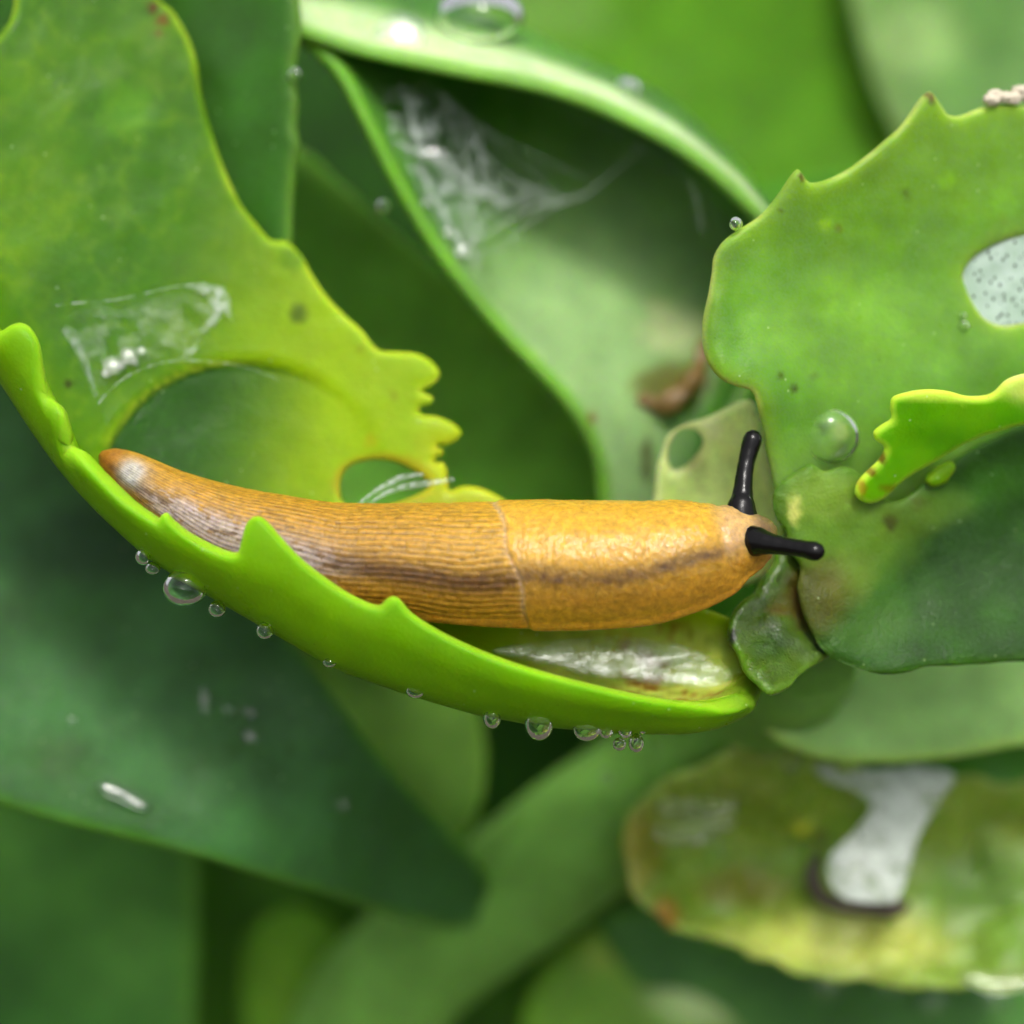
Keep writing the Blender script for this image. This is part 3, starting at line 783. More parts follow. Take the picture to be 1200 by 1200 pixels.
leaf2 = sheet('leaf', shootA,
    [(1290, 150), (1240, 128), (1200, 124), (1165, 122), (1140, 130), (1122, 136), (1110, 134), (1100, 120), (1089, 107), (1077, 117), (1060, 142), (1035, 166), (1010, 186), (985, 203), (962, 212), (948, 213), (940, 203), (934, 198), (925, 208), (908, 232), (890, 253), (868, 268), (848, 282), (836, 300), (834, 320), (828, 352), (823, 385), (826, 415), (840, 440), (862, 453), (880, 458), (886, 470), (893, 500), (902, 545), (912, 590), (928, 640), (950, 690), (985, 690), (1010, 640), (1060, 600), (1130, 560), (1220, 520), (1290, 500)],
    tps([(1290, 150, 130), (1090, 110, 60), (940, 200, 20), (830, 310, 10), (826, 410, 8), (880, 455, 2), (1000, 330, 70), (1160, 330, 100), (1060, 450, 75), (900, 520, 30), (930, 640, 62), (1000, 600, 85), (1150, 540, 110), (1290, 480, 130), (950, 690, 82)]),
    M_WAX, pig_right, T=15, er=11, sp=8, st=4, holes=[win],
    bump=lambda x, y, d: 2.2 * (fbm(x / 26, y / 26, 46) - .5) + 8 * (fbm(x / 90, y / 90, 47) - .5) * sstep(0, 30, d) + 5 * np.exp(-((x - 835 - .1 * (y - 330)) / 14) ** 2) * sstep(330, 360, y) * sstep(460, 420, y))
tag(leaf2, 'pale waxy green leaf with scalloped brown-tipped margin beside the slug head')
zw = tps([(1128, 325, 97), (1180, 280, 106), (1240, 300, 118), (1170, 381, 103), (1240, 360, 118)])
w1 = sheet('skin_window', leaf2, [(1118, 325), (1128, 302), (1150, 284), (1180, 270), (1222, 262), (1256, 300), (1252, 360), (1215, 384), (1190, 392), (1162, 390), (1140, 378), (1126, 350)], lambda x, y: zw(x, y) + 7 * (fbm(x / 22, y / 22, 3) - .5) + 2, M_WINDOW, pigment((.5, .6, .5)), T=6, er=4, sp=6)
tag(w1, 'whitish see-through skin patch with dark dots')
# pale dry crust on the upper margin
rs = np.random.RandomState(4)
V = []; F = []
for k in range(16):
    u = k / 15.0; cx, cy = 1160 + 75 * u + rs.uniform(-3, 3), 116 - 10 * u + rs.uniform(-5, 6); r = rs.uniform(6, 10)
    nb = len(V)
    for a in range(7):
        for b in range(10):
            t1 = math.pi * a / 6; t2 = 2 * math.pi * b / 10; rr = r * (1 + rs.uniform(-.22, .22))
            V.append(W(cx + rr * math.sin(t1) * math.cos(t2) * 1.2, cy + rr * math.sin(t1) * math.sin(t2) * .8, 78 + u * 30 + rr * math.cos(t1)))
    for a in range(6):
        for b in range(10): F.append((nb + a*10 + b, nb + a*10 + (b+1) % 10, nb + (a+1)*10 + (b+1) % 10, nb + (a+1)*10 + b))
tag(make_mesh('dried_crust', np.array(V), F, M_CRUST, leaf2), 'pale tan dried crust on the leaf margin')

# bright torn leaf edge in front of it
flap = sheet('leaf', shootA,
    [(1290, 400), (1240, 425), (1200, 438), (1178, 446), (1160, 462), (1135, 464), (1110, 458), (1085, 456), (1062, 460), (1046, 466), (1043, 478), (1044, 490), (1034, 497), (1024, 506), (1026, 516), (1036, 524), (1030, 538), (1016, 552), (1004, 566), (1002, 580), (1010, 588), (1022, 590), (1038, 582), (1060, 562), (1095, 540), (1130, 520), (1170, 505), (1230, 490), (1290, 470)],
    tps([(1290, 400, 20), (1180, 450, 10), (1045, 466, -10), (1004, 575, 20), (1040, 582, 45), (1120, 525, 40), (1290, 480, 50), (1100, 490, 5)]),
    M_LEAF, pigment(lin(118, 184, 30), lin(132, 190, 40), lin(200, 228, 140), 9,
    [(1032, 535, 5, 8, BROWN, .8), (1020, 552, 6, 6, lin(130, 90, 30), .7), (1008, 570, 5, 12, lin(170, 130, 60), .6), (1038, 570, 12, 6, lin(140, 110, 40), .5), (1215, 446, 60, 34, lin(218, 234, 196), .85), (1110, 462, 70, 9, lin(210, 230, 160), .7)], 60, 7), T=12, er=8, sp=7, st=4,  # last two pale spots paint the lit top crest into the pigment
    bump=lambda x, y, d: 2 * (fbm(x / 18, y / 18, 16) - .5))
tag(flap, 'narrow sunlit yellow-green leaf with torn brown-flecked end')
nub = sheet('leaf', shootA, [(1084, 562), (1092, 552), (1104, 544), (1114, 540), (1119, 548), (1114, 558), (1106, 567), (1092, 570)], tps([(1078, 566, 62), (1116, 538, 70), (1110, 575, 72), (1090, 552, 62)]), M_LEAF, pigment(lin(128, 168, 48), lin(118, 160, 46), lin(150, 182, 70), 6), T=16, er=7, sp=5, st=3)
tag(nub, 'tiny yellow leaf bud')
# dark leaf at the right below it
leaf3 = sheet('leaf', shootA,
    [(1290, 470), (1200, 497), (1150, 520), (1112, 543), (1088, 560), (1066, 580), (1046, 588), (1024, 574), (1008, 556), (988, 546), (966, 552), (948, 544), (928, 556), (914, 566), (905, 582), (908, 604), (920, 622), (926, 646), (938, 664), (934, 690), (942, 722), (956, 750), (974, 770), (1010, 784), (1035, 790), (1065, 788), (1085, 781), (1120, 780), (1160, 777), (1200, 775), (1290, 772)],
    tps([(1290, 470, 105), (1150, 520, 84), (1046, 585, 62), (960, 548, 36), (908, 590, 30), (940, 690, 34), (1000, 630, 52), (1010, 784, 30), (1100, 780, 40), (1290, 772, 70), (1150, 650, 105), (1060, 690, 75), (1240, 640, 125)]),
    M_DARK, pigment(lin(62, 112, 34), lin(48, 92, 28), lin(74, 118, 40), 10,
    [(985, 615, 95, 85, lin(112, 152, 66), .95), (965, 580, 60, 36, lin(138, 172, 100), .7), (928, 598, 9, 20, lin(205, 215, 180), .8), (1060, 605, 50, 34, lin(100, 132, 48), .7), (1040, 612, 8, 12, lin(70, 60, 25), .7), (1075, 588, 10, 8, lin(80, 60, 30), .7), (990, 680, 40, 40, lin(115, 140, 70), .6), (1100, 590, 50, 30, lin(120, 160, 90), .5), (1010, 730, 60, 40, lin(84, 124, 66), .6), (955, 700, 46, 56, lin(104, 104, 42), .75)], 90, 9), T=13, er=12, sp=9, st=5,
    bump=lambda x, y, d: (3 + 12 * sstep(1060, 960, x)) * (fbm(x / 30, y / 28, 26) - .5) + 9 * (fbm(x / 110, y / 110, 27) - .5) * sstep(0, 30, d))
tag(leaf3, 'dark green broad leaf in shade below the torn yellow-green leaf')
# small chewed leaf below the eye stalk
bract = sheet('leaf', shootA,
    [(853, 748), (858, 720), (870, 704), (884, 694), (892, 680), (905, 662), (912, 640), (930, 628), (958, 630), (990, 650), (1010, 690), (1008, 730), (985, 760), (958, 778), (936, 792), (924, 806), (902, 814), (886, 800), (872, 786), (864, 766)],
    tps([(853, 748, 8), (870, 704, 22), (912, 640, 52), (990, 650, 78), (1010, 700, 84), (960, 775, 40), (900, 812, -40), (920, 720, 50)]),
    M_STEM, pigment(lin(96, 128, 36), lin(84, 112, 32), lin(112, 150, 48), 7,
    [(925, 708, 34, 22, lin(112, 108, 48), .6), (945, 700, 36, 44, lin(96, 78, 30), .85), (965, 675, 26, 18, lin(126, 112, 44), .7), (905, 716, 18, 8, lin(128, 116, 62), .6), (857, 748, 5, 12, lin(12, 18, 10), .95), (900, 760, 26, 26, lin(56, 96, 30), .6)], 40, 11), T=16, er=9, sp=6, st=4,
    bump=lambda x, y, d: 14 * (fbm(x / 24, y / 20, 36, 3) - .5) * sstep(0, 10, d))
tag(bract, 'small chewed brown-stained leaf under the eye stalk')
# pale leaf behind the upper eye stalk
hole_b = [(792, 508), (805, 502), (818, 506), (824, 518), (815, 534), (800, 548), (788, 550), (783, 532)]
paleb = sheet('leaf', shootA,
    [(762, 640), (766, 580), (772, 540), (782, 512), (800, 498), (825, 490), (850, 478), (872, 468), (884, 472), (894, 500), (904, 545), (912, 590), (915, 660), (840, 690)],
    tps([(762, 640, 170), (775, 530, 150), (830, 490, 130), (880, 470, 105), (905, 560, 110), (915, 660, 120), (830, 580, 165)]),
    M_WAX, pigment(lin(200, 222, 158), lin(208, 228, 172), lin(226, 238, 196), 14, [(803, 526, 28, 32, lin(120, 100, 40), .6), (836, 500, 16, 12, lin(225, 232, 210), .7)], 70, 13), T=22, er=13, sp=9, st=5, holes=[hole_b],
    bump=lambda x, y, d: 6 * (fbm(x / 40, y / 40, 17) - .5))
tag(paleb, 'pale green leaf with a browned hole behind the upright eye stalk')

# leaf stalk and wet node where the leaves meet
tube('stem', shootA, [(950, 560, 160), (945, 640, 175), (932, 720, 230), (925, 780, 340), (920, 830, 500)], [44, 52, 54, 54, 60], M_STEM, lin(110, 150, 60), 24, 8)
sp_ = [np.array((930, 765, 230.)), np.array((870, 830, 430.)), np.array((760, 920, 540.)), np.array((620, 1030, 620.)), np.array((450, 1170, 720.))]
while W(*sp_[-1])[2] > GZ - .003 and len(sp_) < 14: sp_.append(sp_[-1] + np.array((-60, 190, 130.)))
tube('stem', shootA, [tuple(p) for p in sp_], np.linspace(84, 122, len(sp_)), M_BACK, lin(112, 160, 84), 28, 14, bump=lambda i, th: .05 * np.sin(i * .21) + .03 * np.sin(2 * th + i * .1))

# ------------------------------------------------------------------ curled lower-right leaf, mint leaf
mint = sheet('leaf', shootA,
    [(880, 830), (920, 800), (980, 775), (1050, 770), (1150, 765), (1300, 760), (1300, 868), (1200, 874), (1130, 886), (1060, 893), (1000, 893), (950, 885), (910, 868)],
    tps([(880, 830, 260), (980, 775, 310), (1300, 760, 400), (1300, 868, 300), (1060, 893, 270), (940, 880, 260), (1100, 830, 300)]),
    M_BACK, pigment(lin(150, 192, 130), lin(160, 204, 142), lin(164, 200, 120), 14, [(960, 800, 40, 30, lin(130, 170, 130), .6)], 120, 15), T=24, er=16, sp=14, st=8)
tag(mint, 'mint green leaf reaching to the right edge below the dark leaf')
curl = patch('leaf', shootA, [
    [(905, 830, 320), (860, 870, 335), (800, 905, 355), (755, 945, 375), (738, 1000, 390), (745, 1045, 395), (790, 1085, 395), (870, 1115, 390), (980, 1140, 385), (1100, 1155, 380), (1230, 1150, 380)],
    [(920, 835, 330), (885, 890, 365), (840, 930, 405), (800, 965, 430), (785, 1005, 440), (800, 1040, 440), (850, 1070, 436), (920, 1092, 428), (1010, 1105, 420), (1110, 1110, 415), (1230, 1100, 415)],
    [(930, 840, 340), (920, 890, 385), (900, 930, 440), (880, 965, 470), (880, 1000, 478), (900, 1025, 475), (940, 1045, 465), (990, 1050, 455), (1050, 1050, 450), (1130, 1045, 445), (1230, 1030, 445)],
    [(940, 838, 340), (950, 880, 380), (955, 915, 425), (960, 940, 450), (970, 960, 458), (990, 975, 455), (1020, 985, 450), (1060, 985, 445), (1100, 980, 440), (1160, 970, 440), (1240, 950, 440)],
    [(950, 832, 330), (975, 865, 355), (1000, 890, 380), (1030, 905, 395), (1060, 912, 398), (1090, 915, 398), (1115, 916, 398), (1140, 915, 398), (1170, 912, 402), (1200, 905, 405), (1250, 890, 410)]],
    M_CURL, lambda x, y, d, u, v: pigment(lin(128, 158, 78), lin(104, 146, 54), lin(132, 160, 90), 24,
    [(740, 1000, 40, 70, lin(138, 130, 62), .6), (778, 1075, 18, 22, lin(140, 104, 40), .85), (1010, 1100, 190, 50, lin(172, 186, 120), .8), (1160, 1060, 90, 80, lin(96, 138, 70), .7), (870, 1040, 70, 30, lin(125, 120, 45), .6), (960, 980, 12, 14, lin(95, 60, 70), .6), (940, 968, 12, 8, lin(190, 200, 60), .9)], 80, 19)(x, y, d), nu=120, nv=60, T=14, er=12, rag=13,
    bump=lambda x, y, d: 16 * (fbm(x / 60, y / 45, 66, 3) - .5) * sstep(0, 25, d))
tag(curl, 'olive green curled wet leaf, half eaten, with a dark scar')
scar = tube('scar', curl, [(958, 1004, 404), (952, 1024, 404), (958, 1046, 404), (975, 1058, 402), (1000, 1064, 398), (1025, 1066, 396), (1045, 1066, 394), (1058, 1062, 394)], [6, 10, 11, 10, 9, 10, 12, 9], M_SCAR, None, 10, 5)
under = sheet('leaf', shootA, [(700, 1080), (760, 1060), (850, 1100), (960, 1125), (1100, 1130), (1300, 1110), (1300, 1300), (1000, 1300), (820, 1240), (740, 1150)],
    tps([(700, 1080, 660), (850, 1100, 640), (1100, 1130, 615), (1300, 1110, 630), (1300, 1300, 630), (900, 1250, 660), (1050, 1200, 590)]),
    M_BACK, pigment(lin(92, 140, 84), lin(76, 122, 74), lin(90, 140, 60), 20, (), 120, 71), T=24, er=18, sp=18, st=10)
tag(under, 'blue-green leaf with beads of water at the bottom edge')
backr = sheet('leaf', shootA, [(930, 900), (1000, 880), (1100, 870), (1300, 850), (1300, 1120), (1150, 1100), (1020, 1000), (950, 960)],
    tps([(930, 900, 760), (1100, 870, 780), (1300, 850, 800), (1300, 1120, 760), (1020, 1000, 750)]),
    M_BACK, pigment(lin(70, 126, 38), lin(60, 110, 48), lin(100, 150, 60), 20, [(1180, 1000, 50, 110, lin(120, 165, 130), .5)], 100, 73), T=24, er=18, sp=18, st=10)
tag(backr, 'green leaf in shade behind the curled wet leaf')

# ------------------------------------------------------------------ shoot behind: pod-like curled leaf
def pig_pod(x, y, d, u, v):
    t = sstep(.3, .7, fbm(x / 90, y / 90, 54))[:, None]
    c = lin(86, 140, 40) * (1 - t) + lin(70, 122, 36) * t
    k = (sstep(.6, .34, v) * sstep(.66, .36, u) * .9)[:, None]          # waxy bloom near the base of the inner face
    c = c * (1 - k) + lin(168, 200, 160) * k
    k = sstep(.68, .78, v)[:, None] * .95
    c = c * (1 - k) + lin(196, 220, 190) * k  # roof paler: the light on its top is put into the pigment
    e = (1 - sstep(4, 20, d))[:, None] * .85
    c = c * (1 - e) + lin(120, 172, 52) * e
    for (sx, sy, rx, ry, col, s) in [(790, 452, 50, 30, (120, 110, 44), .8), (752, 540, 7, 40, (84, 60, 30), .8), (687, 492, 8, 8, (130, 80, 30), .7), (790, 390, 50, 36, (215, 222, 195), .6)]:
        k = (sstep(1.15, .5, np.hypot((x - sx) / rx, (y - sy) / ry) * (1 + .6 * (vnoise(x / 12, y / 12, 8) - .5))) * s * (v < .7))[:, None]
        c = c * (1 - k) + lin(*col) * k
    return c
pod = patch('leaf', shootB, [
    [(706, 680, 320), (703, 600, 300), (694, 530, 270), (660, 470, 245), (590, 395, 225), (520, 310, 210), (465, 220, 200), (425, 140, 195), (395, 85, 200), (350, 46, 215), (290, 20, 230)],
    [(728, 680, 345), (730, 600, 335), (728, 530, 320), (706, 455, 320), (650, 370, 330), (585, 285, 345), (525, 200, 345), (470, 130, 325), (420, 75, 285), (360, 40, 240), (290, 14, 240)],
    [(752, 680, 365), (760, 600, 360), (772, 520, 362), (775, 430, 385), (740, 330, 420), (670, 240, 440), (600, 165, 440), (520, 105, 410), (445, 55, 350), (370, 24, 280), (290, 6, 250)],
    [(775, 680, 370), (790, 600, 370), (812, 510, 385), (845, 400, 420), (850, 300, 450), (780, 190, 470), (690, 130, 465), (590, 80, 440), (480, 35, 380), (390, 5, 320), (292, -10, 265)],
    [(795, 680, 355), (812, 600, 355), (838, 510, 365), (890, 400, 390), (897, 290, 400), (862, 205, 395), (770, 120, 390), (660, 66, 375), (530, 8, 340), (420, -30, 310), (292, -40, 270)],
    [(805, 680, 330), (826, 600, 320), (850, 510, 310), (905, 400, 300), (912, 290, 275), (868, 222, 265), (775, 145, 260), (660, 88, 255), (520, 45, 250), (400, 10, 240), (290, -20, 250)],
    [(808, 680, 310), (830, 600, 296), (855, 510, 280), (905, 400, 255), (915, 300, 228), (880, 246, 212), (790, 172, 200), (660, 113, 190), (520, 84, 188), (420, 64, 192), (352, 42, 200), (288, 14, 225)]],
    M_WAX, pig_pod, nu=150, nv=110, T=20, er=14, bump=lambda x, y, d: 4 * (fbm(x / 40, y / 40, 56) - .5) * sstep(0, 14, d))
tag(pod, 'mint rimmed leaf curled like an open pod, strung with slime, browned at its base')
tube('browned_lip', pod, [(738, 476, 352), (752, 470, 345), (775, 474, 342), (797, 462, 342), (812, 444, 345), (822, 420, 352), (826, 402, 362)], [5, 10, 13, 14, 13, 10, 6], M_SCAB, None, 14, 5, bump=lambda i, th: .22 * np.sin(i * .8) + .15 * np.sin(3 * th + i * .5))
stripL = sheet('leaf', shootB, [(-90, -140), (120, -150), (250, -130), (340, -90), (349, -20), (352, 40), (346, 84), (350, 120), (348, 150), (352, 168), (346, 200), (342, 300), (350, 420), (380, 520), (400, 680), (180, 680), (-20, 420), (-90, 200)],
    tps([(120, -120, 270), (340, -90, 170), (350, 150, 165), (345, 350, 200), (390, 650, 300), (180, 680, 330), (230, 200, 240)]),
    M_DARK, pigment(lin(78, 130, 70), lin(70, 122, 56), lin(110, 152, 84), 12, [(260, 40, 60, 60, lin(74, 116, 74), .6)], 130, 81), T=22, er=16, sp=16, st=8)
tag(stripL, 'dark green upright leaf showing between the folded leaf and the pod-like leaf')
midb = sheet('leaf', shootB, [(250, 170), (345, 172), (400, 215), (450, 260), (540, 340), (660, 470), (740, 580), (790, 720), (500, 760), (300, 700), (260, 420)],
    tps([(345, 172, 520), (250, 170, 540), (450, 260, 500), (660, 470, 480), (790, 720, 470), (300, 700, 520), (480, 520, 560)]),
    M_BACK, pigment(lin(124, 184, 84), lin(108, 168, 76), lin(134, 188, 86), 30, (), 160, 83), T=26, er=22, sp=20, st=10)
tag(midb, 'smooth dark green leaf filling the gap above the slug')
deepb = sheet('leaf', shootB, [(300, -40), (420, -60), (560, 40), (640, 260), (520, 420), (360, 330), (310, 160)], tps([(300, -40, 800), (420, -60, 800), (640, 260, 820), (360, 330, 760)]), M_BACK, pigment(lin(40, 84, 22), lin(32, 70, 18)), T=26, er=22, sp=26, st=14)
tag(deepb, 'deep shaded leaf behind the pod-like leaf')
ZF5 = tps([(-110, 380, 330), (60, 500, 300), (300, 700, 270), (440, 890, 300), (560, 1060, 560), (250, 1010, 200), (0, 944, 190), (-110, 905, 200), (120, 780, 265), (320, 880, 245)])
leaf5 = sheet('leaf', shootB, [(-110, 380), (0, 420), (60, 500), (160, 610), (300, 700), (380, 800), (450, 890), (530, 975), (590, 1050), (560, 1085), (480, 1080), (400, 1054), (310, 1028), (250, 1010), (180, 992), (100, 972), (40, 956), (0, 944), (-110, 905)],
    ZF5,
    M_BLUE, pigment(lin(58, 104, 50), lin(72, 122, 70), lin(96, 150, 44), 16, [(70, 890, 60, 36, lin(58, 100, 34), .6), (340, 820, 70, 60, lin(80, 118, 84), .5), (120, 640, 120, 60, lin(30, 66, 36), .6), (270, 880, 14, 12, lin(50, 96, 30), .6), (335, 876, 10, 10, lin(60, 100, 36), .6)], 120, 85), T=26, er=17, sp=12, st=7,  # large dark spot at upper left paints in the folded leaf's shadow
    bump=lambda x, y, d: 8 * (fbm(x / 90, y / 90, 57) - .5) * sstep(0, 30, d))
tag(leaf5, 'broad blue-green leaf with waxy bloom spread below the folded leaf')
olive = sheet('leaf', shootB, [(320, 680), (440, 720), (540, 790), (568, 870), (560, 950), (520, 1010), (500, 1070), (470, 1010), (420, 900), (370, 800)],
    tps([(320, 680, 530), (540, 790, 570), (565, 920, 580), (500, 1070, 530), (420, 900, 500), (480, 850, 550)]),
    M_BACK, pigment(lin(96, 134, 62), lin(84, 126, 54), lin(110, 150, 66), 18, (), 100, 87), T=24, er=16, sp=14, st=8)
tag(olive, 'olive green leaf edge beside the broad blue-green leaf')
lowm = sheet('leaf', shootB, [(555, 975), (600, 935), (640, 895), (670, 868), (760, 850), (860, 840), (840, 960), (760, 1080), (700, 1180), (640, 1300), (420, 1300), (430, 1150), (490, 1040)],
    tps([(555, 975, 1020), (670, 868, 1040), (860, 840, 1020), (760, 1080, 1000), (640, 1300, 1050), (430, 1250, 1080), (600, 1080, 970)]),
    M_BACK, pigment(lin(70, 122, 50), lin(56, 106, 40), lin(124, 160, 100), 16, [(560, 990, 26, 20, lin(130, 155, 80), .7)], 140, 89), T=26, er=18, sp=16, st=9)
tag(lowm, 'green leaf sloping down below the folded leaf')
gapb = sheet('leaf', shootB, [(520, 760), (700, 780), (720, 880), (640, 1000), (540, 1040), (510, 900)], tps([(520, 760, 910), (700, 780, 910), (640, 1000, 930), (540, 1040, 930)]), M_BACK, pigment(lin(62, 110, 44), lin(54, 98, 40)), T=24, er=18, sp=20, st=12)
tag(gapb, 'shaded leaf in the gap under the folded leaf')
stem(shootB, 748, 770, 800, 60)
tube('stem', shootB, [(735, 660, 380), (744, 715, 500), (748, 790, 800)], [44, 56, 60], M_STEM, lin(90, 140, 60), 20, 12)

# ------------------------------------------------------------------ blurred leaves further back
brg = sheet('leaf', shootC, [(500, -200), (900, -220), (1080, -120), (1060, 20), (1090, 140), (1060, 300), (900, 460), (760, 480), (640, 300), (540, 60)],
    tps([(500, -200, 1000), (1080, -120, 950), (1090, 140, 900), (900, 460, 820), (640, 300, 860), (800, 100, 960)]),
    M_BACK, pigment(lin(84, 136, 20), lin(72, 120, 18), lin(92, 140, 34), 40, [(640, 10, 90, 60, lin(110, 150, 80), .7)], 260, 91), T=34, er=30, sp=34, st=18)
tag(brg, 'smooth bright green leaf out of focus')
gry = sheet('leaf', shootC, [(990, -160), (1150, -220), (1400, -200), (1420, 200), (1300, 400), (1150, 330), (1070, 200), (1010, 60)],
    tps([(990, -160, 860), (1400, -200, 980), (1300, 400, 820), (1070, 200, 800), (1200, 60, 900)]),
    M_BACK, pigment(lin(112, 146, 104), lin(92, 132, 78), lin(130, 160, 110), 40, [(1070, 50, 60, 50, lin(160, 190, 140), .6)], 160, 93), T=34, er=30, sp=30, st=18)
tag(gry, 'pale grey-green leaf out of focus in the corner')
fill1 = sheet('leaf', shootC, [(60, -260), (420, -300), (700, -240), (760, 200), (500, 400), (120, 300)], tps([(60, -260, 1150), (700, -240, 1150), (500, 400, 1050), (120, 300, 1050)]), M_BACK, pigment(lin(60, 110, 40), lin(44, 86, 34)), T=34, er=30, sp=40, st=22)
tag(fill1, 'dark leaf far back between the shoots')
fill2 = sheet('leaf', shootC, [(700, 300), (1100, 200), (1420, 300), (1420, 760), (1000, 800), (740, 700)], tps([(700, 300, 640), (1420, 300, 700), (1420, 760, 600), (740, 700, 600)]), M_BACK, pigment(lin(74, 132, 36), lin(60, 112, 34)), T=34, er=30, sp=40, st=22)
tag(fill2, 'green leaf behind the slug head')
stem(shootC, 980, 380, 1010, 60)
botl = sheet('leaf', shootD, [(-160, 820), (60, 900), (215, 960), (232, 1060), (228, 1180), (215, 1340), (-160, 1340)],
    tps([(-160, 820, 780), (215, 960, 720), (230, 1180, 740), (-160, 1340, 860), (60, 1100, 780)]),
    M_BACK, pigment(lin(92, 146, 74), lin(74, 126, 62), lin(104, 156, 72), 26, [(-20, 1150, 90, 90, lin(36, 76, 40), .6)], 160, 95), T=30, er=24, sp=24, st=12)
tag(botl, 'dark green leaf low in the corner')
lit = sheet('leaf', shootD, [(286, 1110), (310, 1075), (345, 1062), (385, 1075), (410, 1110), (405, 1180), (370, 1240), (320, 1250), (285, 1200)],
    tps([(286, 1110, 820), (345, 1062, 840), (410, 1110, 820), (340, 1240, 780), (345, 1150, 800)]), M_BACK, pigment(lin(110, 155, 48), lin(86, 135, 40), lin(90, 140, 40), 40), T=34, er=26, sp=16, st=10)
tag(lit, 'small lit leaf tip out of focus near the bottom edge')
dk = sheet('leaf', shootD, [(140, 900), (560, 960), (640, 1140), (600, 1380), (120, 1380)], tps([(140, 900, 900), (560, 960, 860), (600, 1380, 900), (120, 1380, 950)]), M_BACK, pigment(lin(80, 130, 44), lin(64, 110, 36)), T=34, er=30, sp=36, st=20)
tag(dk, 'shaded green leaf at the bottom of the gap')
botp = sheet('leaf', shootD, [(640, 1130), (690, 1090), (740, 1078), (800, 1100), (870, 1140), (930, 1190), (960, 1320), (620, 1320), (610, 1200)],
    tps([(640, 1130, 700), (740, 1078, 720), (930, 1190, 670), (960, 1320, 690), (620, 1320, 740), (780, 1180, 660)]),
    M_BACK, pigment(lin(118, 160, 76), lin(96, 146, 50), lin(110, 160, 50), 30, [(820, 1165, 70, 44, lin(190, 210, 180), .75), (710, 1120, 36, 26, lin(160, 185, 100), .7)], 100, 97), T=34, er=24, sp=18, st=10)  # big whitish spot is a highlight painted into the pigment
tag(botp, 'pale green leaf out of focus at the bottom edge')
stem(shootD, 420, 1240, 900, 60)

# ------------------------------------------------------------------ water
def droplet(x, y, z, r, label, sx=1, sy=1, sz=1, sag=.12, name='water_droplet', group='water droplets', seed=0, nu=28, nv=18, lens=None):
    V = []; F = []
    for a in range(nv + 1):
        t1 = math.pi * a / nv
        for b in range(nu):
            t2 = 2 * math.pi * b / nu
            dx, dy, dz = math.sin(t1) * math.cos(t2), -math.cos(t1), math.sin(t1) * math.sin(t2)
            k = 1 + sag * dy * (.5 + .5 * dy) * .6
            V.append((x + r * sx * dx * (1 + .06 * math.sin(3 * t2 + seed)) * (1 + .10 * dy * sag * 5), y + r * sy * dy * k, z + r * sz * dz))
    V = np.array(V)
    if lens:        # a flattened drop lying with its face towards the light
        n_ = half_at(x, y); d_ = V - np.array([x, y, z])
        h_ = (d_ @ n_)[:, None] * n_
        V = np.array([x, y, z]) + (d_ - h_) + h_ * lens
    for a in range(nv):
        for b in range(nu): F.append((a*nu + b, a*nu + (b+1) % nu, (a+1)*nu + (b+1) % nu, (a+1)*nu + b))
    o = make_mesh(name, W(V[:, 0], V[:, 1], V[:, 2]), F, M_WATER)
    return tag(o, label, 'water droplet', group)
def zrim(x): return float(zR(np.array([x]))[0]) * .42
def at_under(x): return float(yB(np.array([x]))[0]) + 10
for (x, y, r, sx, lab) in [
    (168, 655, 11, 1.0, 'small droplet nearest the tail end under the folded leaf'),
    (179, 668, 8, 1.1, 'tiny droplet touching the one nearest the tail end under the folded leaf'),
    (216, 694, 24, 1.0, 'largest dark round droplet hanging under the folded leaf'),
    (254, 716, 9.5, 1.0, 'small droplet just beside the largest hanging droplet'),
    (310, 741, 9, 1.0, 'lone small droplet under the tall tooth of the folded leaf'),
    (386, 778, 6, 1.2, 'speck of water under the middle of the folded leaf'),
    (487, 811, 9, 1.2, 'flat droplet under the folded leaf below the second tooth'),
    (577, 844, 11, 1.1, 'droplet at the start of the row under the folded leaf'),
    (632, 851, 18, 1.0, 'big clear droplet leading the row under the folded leaf'),
    (687, 857, 13, 1.1, 'second biggest clear droplet in the row under the folded leaf'),
    (710, 857, 9.5, 1.0, 'bead beside the second biggest droplet of the row'),
    (733, 858, 10, 1.0, 'middle bead of the cluster ending the row'),
    (753, 852, 10.5, 1.0, 'end bead of the cluster, close to the stem'),
    (726, 874, 8.5, 1.0, 'lower left bead of the hanging cluster'),
    (746, 873, 10, 1.1, 'lower right bead of the hanging cluster')]:
    droplet(x, y - .3 * r, zrim(x) - 6, r, lab, sx * (1 + .15 * math.sin(x)), 1.0 + .12 * math.cos(x * 1.7), 1, sag=.18, seed=x)
LENS = {(541, 293): .35, (524, 272): .4, (497, 238): .4, (505, 178): .3, (762, 372): .35, (800, 388): .4, (470, 42): .13, (292, 862): .45, (84, 845): .4, (400, 941): .5, (240, 822): .5, (293, 835): .5, (708, 916): .5}
